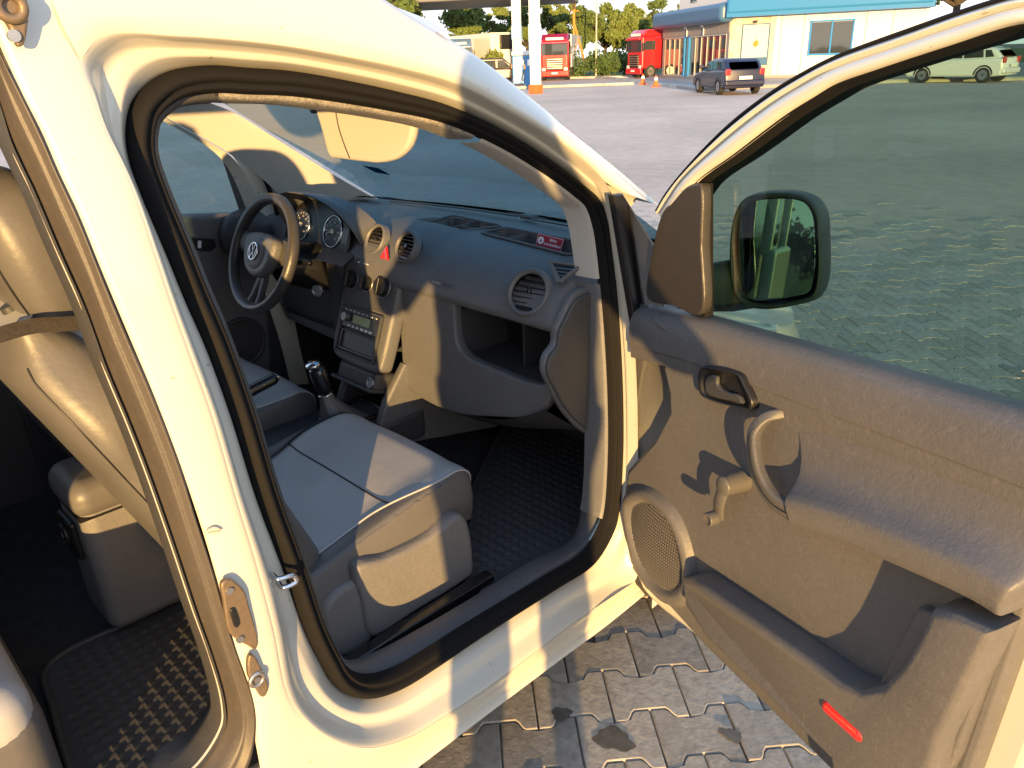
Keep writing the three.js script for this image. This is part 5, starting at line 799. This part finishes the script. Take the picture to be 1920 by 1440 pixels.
// =====================================================================  OPEN PASSENGER DOOR  ==
// local axes: x from the hinge to the rear edge, y up, z towards the cabin side
const door = group('passenger_door', van, [0.86, 0, 1.33]); door.rotation.y = -20 * Math.PI / 180;
door.userData.label = 'open passenger door with grey plastic trim and winding handle';
{
  const P3 = (l, w) => l.map(p => new THREE.Vector3(p[0], p[1], w));
  // --- painted shell ---
  const out = [[0.0, 0.30], [0.30, 0.30], [0.70, 0.31], [0.93, 0.33], [0.985, 0.40], [1.0, 0.60], [1.005, 0.90], [1.0, 1.07], [0.75, 1.055], [0.4, 1.025], [0.10, 1.0], [0.0, 0.98]];
  obj('outer_panel', loft([[-0.055, 0, 0], [-0.07, 0.004, 0], [-0.095, -0.006, 0.0]].map(([w, d]) => P3(smoothPts(out, 80).map(p => [p[0] + d * (p[0] > 0.5 ? -1 : 1), p[1]]), w)).concat([P3(smoothPts(out, 80).map(p => [0.5 + (p[0] - 0.5) * 0.05, 0.7 + (p[1] - 0.7) * 0.05]), -0.12)]), true), M.white, door);
  obj('inner_frame', plate(smoothPts(out, 80), 0.07, 0.02).translate(0, 0, -0.068), M.white, door);
  // --- window frame: lines from the mirror corner over the top to the rear ---
  const F0 = [[-0.006,1.279], [0.026,1.318], [0.087,1.374], [0.212,1.469], [0.318,1.530], [0.404,1.568], [0.464,1.589], [0.584,1.620], [0.690,1.645], [0.750,1.655], [0.801,1.649], [0.850,1.614], [0.889,1.526], [0.947,1.319]], F1 = [[0.015,1.278], [0.044,1.314], [0.099,1.365], [0.222,1.458], [0.328,1.520], [0.411,1.558], [0.470,1.580], [0.589,1.610], [0.695,1.636], [0.752,1.645], [0.798,1.639], [0.842,1.606], [0.880,1.523], [0.939,1.317]];
  const F2 = [[0.097,1.277], [0.135,1.318], [0.171,1.360], [0.278,1.424], [0.401,1.498], [0.455,1.525], [0.497,1.545], [0.568,1.565], [0.676,1.593], [0.770,1.615], [0.805,1.611], [0.843,1.587], [0.879,1.516], [0.939,1.321]], F3 = [[0.089,1.272], [0.125,1.313], [0.166,1.356], [0.273,1.417], [0.394,1.490], [0.447,1.517], [0.489,1.537], [0.559,1.558], [0.668,1.586], [0.760,1.605], [0.793,1.602], [0.829,1.579], [0.863,1.511], [0.925,1.315]];
  for (const [F, e] of [[F0, 1.003], [F1, 0.990], [F2, 0.952], [F3, 0.940]]) { for (const p of F) p[0] = p[0] > 0.78 ? 0.78 + (p[0] - 0.78) * (e - 0.78) / (F[13][0] - 0.78) : p[0]; F.push([e, 1.16], [e, 1.04]); }
  const n = 110, f0 = curve(P3(F0, -0.03), n), f1 = curve(P3(F1, -0.012), n), f2 = curve(P3(F2, 0.008), n), f3 = curve(P3(F3, -0.015), n);
  const L = (a, b, ts) => ts.map(([t, w]) => a.map((p, i) => { const q = p.clone().lerp(b[i], t); q.z += w; return q; }));
  obj('frame_seal', loft(L(f0, f1, [[-0.1, -0.03], [0, 0.0], [0.3, 0.008], [0.7, 0.008], [1.05, -0.004]])), M.rubber, door);
  obj('window_frame', loft(L(f1, f2, [[-0.1, -0.012], [0, 0], [0.12, 0.010], [0.22, 0.013], [0.30, 0.004], [0.36, 0.002], [0.5, 0.014], [0.75, 0.016], [0.95, 0.008], [1.02, -0.004]])), M.white, door);
  obj('window_channel', loft(L(f2, f3, [[-0.1, -0.008], [0, 0.002], [0.5, 0.004], [1, 0], [1.1, -0.012]])), M.rubber, door);
  obj('frame_outside', loft([f0.map(p => p.clone().add(new THREE.Vector3(0, 0, -0.03))), f0.map(p => p.clone().add(new THREE.Vector3(0.0, 0, -0.055))), f3.map(p => p.clone().add(new THREE.Vector3(0, 0, -0.05))), f3.map(p => p.clone().add(new THREE.Vector3(0, 0, -0.01)))]), M.rubber, door);
  // --- glass ---
  const gp = [...f3.slice(14).map(p => [p.x, p.y]), [0.94, 1.0], [0.165, 1.0]];
  obj('window_glass', new THREE.ShapeGeometry(new THREE.Shape(gp.map(p => new THREE.Vector2(...p)))).translate(0, 0, -0.03), M.glass, door);
  obj('window_post', plate([[0.172,1.359], [0.188,1.359], [0.217,1.089], [0.200,1.084]], 0.022, 0.004).translate(0, 0, -0.022), M.rubber, door);
  const sail = plate(smoothPts([[0.076,1.287], [0.114,1.319], [0.151,1.349], [0.178,1.359], [0.198,1.360], [0.211,1.245], [0.224,1.108], [0.132,1.099], [0.032,1.092], [0.042,1.189]], 70), 0.024, 0.004);
  obj('mirror_corner_panel', sail.translate(0, 0, -0.005), std(lin(0.045, 0.040, 0.036), 0.36, { map: T.grainCol, bumpMap: T.grain, bumpScale: 0.0004 }), door);
  // --- outside mirror ---
  const mirG = group('outside_mirror', van); van.remove(mirG);
  const mPos = [0.222, 1.214];
  const mPlace = (g) => g.rotateX(-6 * Math.PI / 180).rotateY(31 * Math.PI / 180).translate(mPos[0], mPos[1], -0.17);
  const mo = smoothPts([[-0.098,0.066], [-0.079,0.101], [-0.024,0.115], [0.042,0.111], [0.070,0.084], [0.084,0.028], [0.095,-0.057], [0.088,-0.091], [0.050,-0.111], [-0.015,-0.128], [-0.059,-0.123], [-0.084,-0.091], [-0.100,-0.012]], 60), sc = (k, w) => mo.map(p => new THREE.Vector3(p[0] * k, p[1] * k, w));
  obj('mirror_housing', mPlace(loft([sc(0.90, -0.006), sc(0.915, 0.006), sc(0.96, 0.010), sc(0.99, 0.004), sc(1.0, -0.01), sc(1.02, -0.04), sc(0.98, -0.08), sc(0.82, -0.115), sc(0.5, -0.135), sc(0.02, -0.14)], true)), M.dashDark, door);
  const mgO = smoothPts([[-0.085,0.056], [-0.071,0.088], [-0.022,0.102], [0.037,0.100], [0.057,0.080], [0.071,0.026], [0.079,-0.048], [0.073,-0.078], [0.041,-0.093], [-0.006,-0.105], [-0.040,-0.111], [-0.062,-0.088], [-0.080,-0.010]], 60);
  obj('mirror_glass', mPlace(plate(mgO, 0.004, 0.001).translate(0, 0, -0.004)), M.mirror, door);
  obj('mirror_foot', loft([[0.115, 1.125, -0.05, 0.03, 0.058], [0.118, 1.12, -0.09, 0.03, 0.055], [0.13, 1.12, -0.14, 0.03, 0.06], [0.16, 1.14, -0.19, 0.03, 0.07], [0.20, 1.16, -0.24, 0.02, 0.06]].map(([x, y, z, a, b]) => ring(24, 1, 1).map(p => new THREE.Vector3(x + p[0] * a, y + p[1] * b, z)))), M.dashDark, door);
  // --- trim panel ---
  const belt = [[-0.027,1.067], [0.177,1.087], [0.370,1.106], [0.550,1.123], [0.695,1.136], [0.806,1.146], [0.873,1.152], [0.933,1.157]];
  const front = [[0.022,1.080], [0.078,1.064], [0.110,1.029], [0.133,0.996], [0.128,0.957], [0.153,0.909], [0.159,0.866], [0.110,0.775], [-0.002,0.638], [-0.013,0.555], [-0.002,0.432], [0.032,0.361], [0.099,0.340], [0.205,0.358]];
  const bottom = [[0.345,0.346], [0.520,0.349], [0.708,0.350], [0.830,0.349]];
  const rear = [[0.90, 0.345], [0.935, 0.42], [0.945, 0.60], [0.955, 0.82], [0.962, 1.05]];
  const outline = [...front.slice(1), ...bottom, ...rear, [0.955, 1.08], ...belt.slice(1, 7).reverse().map(p => [p[0], p[1] - 0.035])];
  obj('trim_panel', plate(outline, 0.05, 0.012).translate(0, 0, -0.012), M.trim, door);
  // filler between trim and hinge, set lower
  obj('hinge_filler', plate([[-0.036,1.061], [0.010,1.066], [0.113,0.984], [0.124,0.845], [0.087,0.732], [-0.046,0.593], [-0.098,0.583]], 0.014, 0.004).translate(0, 0, -0.012), M.trim, door);
  // belt ledge: rounded bar along the top edge
  const beltV = P3(belt, 0.0), down = new THREE.Vector3(0, 0, 1);
  obj('belt_ledge', sweep([new THREE.Vector3(belt[0][0] + 0.015, belt[0][1] - 0.012, 0.0), ...beltV.slice(1, 8)], [[0.0, -0.03], [-0.002, 0.0], [0.002, 0.014], [0.010, 0.026], [0.022, 0.034], [0.040, 0.0395], [0.066, 0.0425], [0.082, 0.0430], [0.0855, 0.0428], [0.086, 0.0405], [0.089, 0.0405], [0.112, 0.0408], [0.1125, 0.037]], down, 60), M.trim, door);
  // lower front layer with the pocket lip
  const lip = [[0.349,0.565], [0.399,0.572], [0.541,0.592], [0.687,0.612], [0.746,0.619], [0.787,0.638], [0.821,0.679], [0.844,0.739], [0.858,0.795], [0.871,0.863]];
  const low = [...lip, ...[[0.907,0.880], [0.957,0.889]], [0.925, 0.66], [0.925, 0.50], [0.90, 0.40], [0.80, 0.345], ...[[0.750,0.453], [0.574,0.455], [0.411,0.452], [0.307,0.454], [0.277,0.506]]];
  { const g = plate(low, 0.07, 0.014).translate(0, 0, 0.03), P = g.attributes.position; for (let i = 0; i < P.count; i++) P.setZ(i, 0.03 + (P.getZ(i) - 0.03) * (0.25 + 0.75 * sstep(0.20, 0.40, P.getX(i)))); g.deleteAttribute('normal'); const c = toCreasedNormals(g, 0.7); obj('pocket_front', c, M.trim, door); }
  obj('pocket_rear_wall', plate([...[[0.825,0.817], [0.946,0.859]], [0.93, 0.62], [0.90, 0.42], ...[[0.770,0.553]]], 0.03, 0.006).translate(0, 0, 0.03), M.trim, door);
  // speaker
  const sp = [[0.039,0.542], [0.070,0.583], [0.128,0.610], [0.202,0.598], [0.247,0.539], [0.256,0.481], [0.227,0.431], [0.164,0.403], [0.098,0.420], [0.057,0.474]], spo = smoothPts(sp, 60), spc = spo.reduce((a, p) => [a[0] + p[0] / spo.length, a[1] + p[1] / spo.length], [0, 0]), ss = (k, w) => spo.map(p => new THREE.Vector3(spc[0] + (p[0] - spc[0]) * k, spc[1] + (p[1] - spc[1]) * k, w));
  obj('speaker_ring', loft([ss(1.42, 0.030), ss(1.32, 0.052), ss(1.22, 0.060), ss(1.10, 0.058), ss(1.04, 0.050), ss(0.98, 0.046)], true), M.trim, door);
  obj('speaker_grille', loft([ss(1.02, 0.044), ss(0.9, 0.050), ss(0.6, 0.055), ss(0.3, 0.057), ss(0.01, 0.058)], true), std(lin(0.06, 0.055, 0.05), 0.6), door);
  { // raised wires of the grille
    const G = [], b = 0.0042; const inE = (x, y) => { let c = false; for (let i = 0, j = spo.length - 1; i < spo.length; j = i++) { const a = spo[i], q = spo[j]; if ((a[1] > y) !== (q[1] > y) && x < (q[0] - a[0]) * (y - a[1]) / (q[1] - a[1]) + a[0]) c = !c; } return c; };
    const xs = spo.map(p => p[0]), ys = spo.map(p => p[1]), x0 = Math.min(...xs), x1 = Math.max(...xs), y0 = Math.min(...ys), y1 = Math.max(...ys);
    for (let y = y0; y < y1; y += 0.0085) for (let x = x0; x < x1; x += 0.0075) if (inE(x, y)) { const d = Math.hypot((x - spc[0]) / (x1 - x0), (y - spc[1]) / (y1 - y0)) * 2; G.push(box(0.0035, 0.0052, 0.003, x, y, 0.0585 - 0.011 * d * d)); }
    obj('grille_studs', G, M.trim, door).userData.kind = 'stuff';
  }
  // latch handle in its bezel
  const bz = [[0.276,1.001], [0.284,1.016], [0.325,1.028], [0.390,1.038], [0.407,1.024], [0.429,1.000], [0.428,0.985], [0.408,0.978], [0.294,0.958], [0.283,0.963]];
  const bo = smoothPts(bz, 60), bc = bo.reduce((a, p) => [a[0] + p[0] / bo.length, a[1] + p[1] / bo.length], [0, 0]), bs = (k, w) => bo.map(p => new THREE.Vector3(bc[0] + (p[0] - bc[0]) * k, bc[1] + (p[1] - bc[1]) * k, w));
  obj('latch_bezel', loft([bs(1.06, 0.036), bs(1.05, 0.053), bs(0.98, 0.057), bs(0.92, 0.052), bs(0.84, 0.0455), bs(0.4, 0.045), bs(0.02, 0.045)], true), M.black, door);
  obj('latch_handle', plate(smoothPts([[0.302,0.969], [0.296,0.996], [0.311,1.011], [0.329,1.014], [0.334,0.998], [0.362,0.994], [0.395,0.999], [0.408,0.988], [0.376,0.980]], 40), 0.010, 0.004).translate(0, 0, 0.0455), M.dashDark, door);
  // pull handle: a flat-faced bar standing off the panel
  const ph = [[0.493,0.998], [0.475,0.987], [0.471,0.962], [0.485,0.932], [0.503,0.903], [0.525,0.879], [0.554,0.864], [0.589,0.859]];
  const pw = [0.034, 0.066, 0.088, 0.098, 0.102, 0.102, 0.100, 0.092];
  obj('pull_handle', sweep(ph.map((p, i) => [p[0], p[1], pw[i] - 0.010]), [[-0.010, -0.008], [-0.011, 0.002], [-0.0095, 0.007], [-0.006, 0.010], [0.006, 0.010], [0.0095, 0.007], [0.011, 0.002], [0.010, -0.008], [0.0, -0.011], [-0.010, -0.008]].map(q => t => [q[0] * (1 + 0.55 * t * t), q[1]]), new THREE.Vector3(0, 0, 1), 50), M.trimDark, door);
  obj('handle_line', tube(ph.slice(1).map((p, i) => [p[0] + 0.004, p[1], pw[i + 1] + 0.0022]), 0.0012, 6, 50), M.black, door);
  // armrest: hollow shelf with a rounded front face, fading into the panel at its rear end
  const ar = [[0.570,0.888], [0.587,0.895], [0.682,0.923], [0.771,0.942], [0.849,0.957], [0.919,0.967], [0.963,0.966], [0.981,0.961]];
  const arp = [[-0.115, 0.037], [-0.080, 0.0395], [-0.050, 0.045], [-0.028, 0.055], [-0.012, 0.070], [-0.003, 0.084], [0.005, 0.094], [0.012, 0.098], [0.026, 0.099], [0.044, 0.096], [0.055, 0.092], [0.060, 0.084], [0.062, 0.062], [0.062, 0.03]];
  obj('armrest', sweep(ar.map(p => [p[0], p[1], 0]), arp.map(q => t => { const k = sstep(0.0, 0.05, t) * (1 - 0.96 * sstep(0.80, 1, t) ** 2); return [q[0] * (0.7 + 0.3 * k), 0.03 + (q[1] - 0.03) * k]; }), new THREE.Vector3(0, 0, 1), 90), M.trim, door);
  // window winder
  const wc = [0.413, 0.822], kn = [0.403, 0.747], w0 = [wc[0], wc[1]];
  const wd = group('dummy', door); door.remove(wd);
  obj('winder_boss', [cyl(0.023, 0.020, 0.05).rotateX(Math.PI / 2).translate(w0[0], w0[1], 0.062)], M.brownMetal2, door);
  obj('winder_arm', sweep([[w0[0], w0[1], 0.085], [lerp(w0[0], kn[0], 0.5), lerp(w0[1], kn[1], 0.5), 0.090], [kn[0], kn[1], 0.085]], ring(12, 0.015, 0.007), new THREE.Vector3(0, 0, 1), 20), M.brownMetal2, door);
  obj('winder_arm_end', [new THREE.SphereGeometry(0.0205, 20, 12).scale(1, 1, 0.42).translate(w0[0], w0[1], 0.088), new THREE.SphereGeometry(0.0145, 16, 10).scale(1, 1, 0.5).translate(kn[0], kn[1], 0.085)].slice(0, 1), M.brownMetal2, door);
  obj('winder_knob', [new THREE.LatheGeometry([[0.0, 0.0], [0.011, 0], [0.0145, 0.008], [0.0145, 0.026], [0.0125, 0.029], [0.0105, 0.026], [0, 0.025]].map(p => new THREE.Vector2(...p)), 28).rotateX(Math.PI / 2).translate(kn[0], kn[1], 0.086)], M.brownMetal2, door);
  // red door reflector
  const r0 = [0.731, 0.552], r1 = [0.796, 0.553];
  obj('door_reflector', sweep([[r0[0], r0[1], 0.096], [r1[0], r1[1], 0.096]], ring(14, 0.0125, 0.009), new THREE.Vector3(0, 0, 1), 12), M.red, door);
  obj('reflector_end', [new THREE.SphereGeometry(0.0125, 16, 10).scale(1, 1, 0.72).translate(r0[0], r0[1], 0.096)], M.red, door);
  obj('reflector_end', [new THREE.SphereGeometry(0.0125, 16, 10).scale(1, 1, 0.72).translate(r1[0], r1[1], 0.096)], M.red, door);
  // hinges and check strap
  for (const y of [0.52, 0.86]) obj('hinge', [rbox(0.05, 0.07, 0.04, 0.008, -0.01, y, -0.03), bar([-0.02, y - 0.05, -0.03], [-0.02, y + 0.05, -0.03], 0.011)], M.white, door);
}
// ---- latch, striker and guide plates on the pillar ----
{
  const on = (pts, d, b) => orient(plate(smoothPts(pts.map(p => [-p[2], p[1]]), 40), d, b), [0, 0, 0], [0, 0, -1], [0, 1, 0], [1, 0, 0]);
  const A = [[0.854,0.886,2.396], [0.854,0.887,2.385], [0.856,0.856,2.366], [0.859,0.825,2.363], [0.866,0.748,2.361], [0.866,0.740,2.367], [0.865,0.755,2.378], [0.863,0.777,2.393], [0.862,0.798,2.401], [0.856,0.855,2.399]], ax = A.reduce((s, p) => s + p[0] / A.length, 0);
  const lp = obj('latch_plate', on(A, 0.010, 0.003).translate(ax, 0, 0), M.brownMetal, van);
  obj('latch_slot', on([[0.868,0.837,2.393], [0.868,0.837,2.388], [0.870,0.813,2.384], [0.871,0.802,2.385], [0.871,0.801,2.391], [0.870,0.818,2.394]], 0.006, 0.002).translate(ax + 0.008, 0, 0), M.black, lp);
  for (const q of [[0.865,0.868,2.388], [0.873,0.775,2.388]]) obj('screw', [cyl(0.006, 0.006, 0.004, 12).rotateZ(Math.PI / 2).translate(ax + 0.011, q[1], q[2])], M.steel, lp);
  const B = [[0.866,0.743,2.382], [0.866,0.741,2.376], [0.869,0.699,2.366], [0.872,0.667,2.362], [0.873,0.652,2.369], [0.873,0.653,2.376], [0.871,0.684,2.384], [0.869,0.707,2.390]], bx = B.reduce((s, p) => s + p[0] / B.length, 0);
  const gp = obj('guide_plate', on(B, 0.010, 0.003).translate(bx, 0, 0), M.brownMetal, van);
  const gc = [0.875, 0.694, 2.379]; obj('guide_pin', [new THREE.TorusGeometry(0.011, 0.004, 8, 24).rotateY(Math.PI / 2).translate(bx + 0.011, gc[1], gc[2]), cyl(0.006, 0.006, 0.008, 14).rotateZ(Math.PI / 2).translate(bx + 0.011, gc[1], gc[2])], M.steel, gp);
  const S = [[0.815,0.811,2.290], [0.816,0.804,2.263], [0.817,0.792,2.261], [0.817,0.791,2.284]]; obj('striker', tube([[S[0][0] - 0.01, S[0][1], S[0][2]], [S[0][0] + 0.008, S[0][1], S[0][2]], [S[1][0] + 0.01, S[1][1], S[1][2]], [S[2][0] + 0.01, S[2][1], S[2][2]], [S[3][0] + 0.008, S[3][1], S[3][2]], [S[3][0] - 0.01, S[3][1], S[3][2]]], 0.0045, 10, 40), M.chrome, van);
  const C = [[0.846,0.968,2.397], [0.845,0.972,2.384], [0.846,0.961,2.373], [0.847,0.960,2.386]], cx = C[0][0]; obj('pillar_clip', on(C, 0.006, 0.002).translate(cx, 0, 0), M.pale, van);
  const D = [[0.764,1.695,2.479], [0.764,1.696,2.441], [0.768,1.668,2.440], [0.770,1.657,2.443], [0.774,1.631,2.455], [0.774,1.630,2.461], [0.772,1.646,2.464], [0.770,1.658,2.468], [0.768,1.668,2.476]], dx = D[4][0]; const db = obj('upper_guide_plate', on(D, 0.012, 0.004).translate(dx, 0, 0), M.brownMetal, van);
  const dc = [0.773, 1.671, 2.459]; obj('guide_cup', [new THREE.TorusGeometry(0.013, 0.006, 8, 24).rotateY(Math.PI / 2).translate(dx + 0.014, dc[1], dc[2])], M.brownMetal, db);
  const de = [0.777, 1.641, 2.463]; obj('screw', [cyl(0.007, 0.007, 0.005, 12).rotateZ(Math.PI / 2).translate(dx + 0.013, de[1], de[2])], M.steel, db);
}


// =====================================================================  PHOTOGRAPHER, behind the camera with the sun at the back  ==
{
  const yaw = 46.05 * Math.PI / 180, F = new THREE.Vector3(-Math.sin(yaw), 0, -Math.cos(yaw)), Rt = new THREE.Vector3(Math.cos(yaw), 0, -Math.sin(yaw));
  const org = new THREE.Vector3(1.87, 0, 2.74);
  // figure axes: x to the right hand, y up, z towards the back; origin on the ground under the phone
  const g = thing('person', 'person in t-shirt and shorts holding a phone up with both hands', 'person', [org.x, 0, org.z]);
  const place = new THREE.Matrix4().makeBasis(Rt, new THREE.Vector3(0, 1, 0), F.clone().negate());
  const cap = (p, a, b, ra, rb) => { const x = p[0] - a[0], y = p[1] - a[1], z = p[2] - a[2], dx = b[0] - a[0], dy = b[1] - a[1], dz = b[2] - a[2], t = Math.max(0, Math.min(1, (x * dx + y * dy + z * dz) / (dx * dx + dy * dy + dz * dz))); return Math.hypot(x - dx * t, y - dy * t, z - dz * t) - lerp(ra, rb, t); };
  const ell = (p, c, r) => { const k = Math.hypot((p[0] - c[0]) / r[0], (p[1] - c[1]) / r[1], (p[2] - c[2]) / r[2]); return (k - 1) * Math.min(...r); };
  const smin = (a, b, k) => { const h = Math.max(0, k - Math.abs(a - b)) / k; return Math.min(a, b) - h * h * k * 0.25; };
  function mesh(fn, c, half, res) {
    const mc = new MarchingCubes(res, new THREE.MeshBasicMaterial(), false, false, 160000); mc.isolation = 0;
    for (let k = 0; k < res; k++) for (let j = 0; j < res; j++) for (let i = 0; i < res; i++) { const q = [c[0] + (i - res / 2) / (res / 2) * half, c[1] + (j - res / 2) / (res / 2) * half, c[2] + (k - res / 2) / (res / 2) * half]; mc.field[i + j * res + k * res * res] = -fn(q); }
    mc.update(); const n = mc.count, gg = new THREE.BufferGeometry();
    gg.setAttribute('position', new THREE.BufferAttribute(mc.positionArray.slice(0, n * 3), 3)); gg.setAttribute('normal', new THREE.BufferAttribute(mc.normalArray.slice(0, n * 3), 3));
    gg.scale(half, half, half).translate(...c); return gg.applyMatrix4(place);
  }
  const hip = 0.92, Z = 0.34;                                    // the trunk stands this far behind the phone
  const legs = (p, e) => { let d = 9; for (const [s, xo] of [[-1, -0.085], [1, 0.115]]) { const a = [s * 0.09 + 0.01, hip, Z], k = [xo, 0.50, Z - 0.02], f = [xo + s * 0.005, 0.10, Z + 0.03]; d = Math.min(d, smin(cap(p, a, k, 0.088 + e, 0.056 + e), smin(cap(p, k, [lerp(k[0], f[0], 0.35), 0.36, Z + 0.03], 0.053 + e, 0.055 + e), cap(p, [lerp(k[0], f[0], 0.35), 0.36, Z + 0.03], f, 0.055 + e, 0.036 + e), 0.04), 0.05)); } return d; };
  const trunk = (p, e) => smin(smin(ell(p, [0.01, 1.28, Z], [0.185 + e, 0.26 + e, 0.115 + e]), ell(p, [0.01, 1.05, Z], [0.165 + e, 0.24 + e, 0.11 + e]), 0.10), ell(p, [0.01, 0.92, Z + 0.01], [0.18 + e, 0.15 + e, 0.12 + e]), 0.08);
  const sh = (s) => [s * 0.185 + 0.01, 1.415, Z - 0.01], el = (s) => [s * 0.345 + 0.01, 1.165, Z - 0.16], wr = (s) => [s * 0.115, 1.545, 0.075];
  const upper = (p, e) => Math.min(...[-1, 1].map(s => cap(p, sh(s), el(s), 0.056 + e, 0.043 + e)));
  const fore = (p) => Math.min(...[-1, 1].map(s => cap(p, el(s), wr(s), 0.043, 0.027)));
  const hd = [0.015, 1.665, 0.27];
  const head = (p) => { let d = smin(ell(p, [hd[0], hd[1] + 0.025, hd[2] + 0.012], [0.077, 0.098, 0.095]), ell(p, [hd[0], hd[1] - 0.055, hd[2] - 0.022], [0.055, 0.068, 0.066]), 0.05); d = smin(d, cap(p, [hd[0], hd[1] - 0.01, hd[2] - 0.092], [hd[0], hd[1] - 0.042, hd[2] - 0.108], 0.010, 0.014), 0.02); for (const s of [-1, 1]) { d = smin(d, ell(p, [hd[0] + s * 0.080, hd[1] - 0.012, hd[2] + 0.015], [0.010, 0.030, 0.018]), 0.01); d = Math.max(d, -(Math.hypot(p[0] - hd[0] - s * 0.032, p[1] - hd[1] + 0.002, p[2] - hd[2] + 0.100) - 0.019)); } return smin(d, cap(p, [hd[0], hd[1] - 0.075, hd[2] - 0.080], [hd[0], hd[1] - 0.075, hd[2] - 0.082], 0.020, 0.020), 0.02); };
  const neck = (p) => cap(p, [0.01, 1.42, Z], [hd[0], 1.60, hd[2] + 0.03], 0.062, 0.056);
  const bodyFn = (p) => { let d = smin(trunk(p, 0), legs(p, 0), 0.06); d = smin(d, smin(upper(p, 0), fore(p), 0.03), 0.05); d = smin(d, smin(neck(p), head(p), 0.03), 0.05); for (const [s, xo] of [[-1, -0.09], [1, 0.12]]) d = smin(d, ell(p, [xo + s * 0.01, 0.045, Z - 0.04], [0.045, 0.04, 0.12]), 0.04); return d; };
  const skin = std(lin(0.42, 0.27, 0.19), 0.6);
  // hands: palm, four bent fingers and a thumb each, closed on the ends of the phone
  const hand = (s) => (p) => {
    const W = wr(s), P = [s * 0.092, 1.575, 0.042]; let d = smin(cap(p, W, P, 0.026, 0.026), ell(p, P, [0.020, 0.040, 0.030]), 0.02);
    for (let i = 0; i < 4; i++) { const y = 1.555 + i * 0.019, L = [0.85, 0.98, 1, 0.9][i]; const a = [s * 0.096, y, 0.026], b = [s * 0.097, y + 0.004, 0.026 - 0.034 * L], c = [s * (0.097 - 0.020 * L), y + 0.006, 0.026 - 0.040 * L]; d = Math.min(d, smin(cap(p, a, b, 0.0092, 0.0086), cap(p, b, c, 0.0086, 0.0074), 0.006)); }
    d = smin(d, cap(p, [s * 0.088, 1.556, 0.058], [s * 0.066, 1.575, 0.040], 0.0115, 0.0095), 0.012); return Math.min(d, cap(p, [s * 0.066, 1.575, 0.040], [s * 0.050, 1.592, 0.032], 0.0095, 0.0082));
  };
  const body = obj('body', [mesh(bodyFn, [0, 0.94, 0.2], 1.02, 132), ...[-1, 1].map(s => mesh(hand(s), [s * 0.09, 1.575, 0.03], 0.13, 72))], skin, g);
  const shirt = (p) => Math.max(smin(smin(trunk(p, 0.014), upper(p, 0.018), 0.05), cap(p, [-0.15, 1.44, Z], [0.17, 1.44, Z], 0.052, 0.052), 0.05), 0.84 - p[1], p[1] - 1.475, Math.hypot(p[0] - 0.01, p[2] - Z + 0.02, (p[1] - 1.5) * 1.2) < 0.085 ? 0.01 : -9, Math.abs(p[0]) - 0.30);
  const shorts = (p) => Math.max(smin(trunk(p, 0.018), Math.min(...[[-1, -0.085], [1, 0.115]].map(([s, xo]) => cap(p, [s * 0.085 + 0.01, hip, Z], [xo * 0.9, 0.56, Z - 0.02], 0.115, 0.095))), 0.05), 0.56 - p[1], p[1] - 0.97);
  obj('t_shirt', mesh(shirt, [0, 1.15, 0.25], 0.40, 72), std(lin(0.10, 0.12, 0.16), 0.9, { map: T.carpet }), g);
  obj('shorts', mesh(shorts, [0, 0.76, Z], 0.30, 64), std(lin(0.06, 0.06, 0.07), 0.9, { map: T.carpet }), g);
  obj('hair', mesh((p) => Math.max(ell(p, [hd[0], hd[1] + 0.034, hd[2] + 0.020], [0.086, 0.104, 0.100]), (hd[1] + 0.03 - p[1]) - (p[2] - hd[2] + 0.035) * 1.2), [hd[0], hd[1] + 0.03, hd[2]], 0.16, 56), std(lin(0.03, 0.02, 0.015), 0.8), g);
  for (const [s, xo] of [[-1, -0.09], [1, 0.12]]) obj('shoe', mesh((p) => Math.max(smin(ell(p, [xo + s * 0.012, 0.045, Z - 0.045], [0.052, 0.055, 0.145]), cap(p, [xo, 0.06, Z + 0.04], [xo, 0.10, Z + 0.04], 0.045, 0.043), 0.04), 0.002 - p[1], p[1] - 0.115), [xo, 0.07, Z - 0.03], 0.18, 48), std(lin(0.12, 0.12, 0.12), 0.7), g);
  const ph = thing('smartphone', 'dark smartphone held sideways in both hands of the photographer', 'phone', [org.x, 0, org.z]);
  obj('phone_body', rbox(0.160, 0.076, 0.008, 0.008, 0, 1.594, 0.018).applyMatrix4(place), M.gloss, ph); obj('phone_screen', rbox(0.152, 0.069, 0.0012, 0.004, 0, 1.594, 0.0228).applyMatrix4(place), M.black, ph);
}
// ---- what lies behind the photographer: grass and a clipped hedge ----
{
  structure(obj('lawn', grid((u, v) => [lerp(-24, 90, u), -0.004, lerp(8.2, 110, v)], 6, 6), M.grassM));
  structure(obj('kerb', rbox(60, 0.14, 0.15, 0.02, 10, 0.05, 8.15), M.kerb));
  const H = thing('hedge', 'long clipped green hedge on the lawn behind the van', 'hedge', [0, 0, 15]); const cl = []; for (let i = 0; i < 46; i++) cl.push([-12 + i * 0.42 + rr(-0.1, 0.1), rr(0.5, 1.15), rr(-0.3, 0.3), rr(0.45, 0.6)]);
  obj('foliage', leafCrown(cl, 16000, 0.14), leafTone[3], H); obj('stems', [0, 1, 2, 3, 4, 5].map(i => bar([-11 + i * 3.4, 0, 0], [-11 + i * 3.4, 1.0, 0], 0.05)), barkM, H);
}

renderer.render(scene, camera);
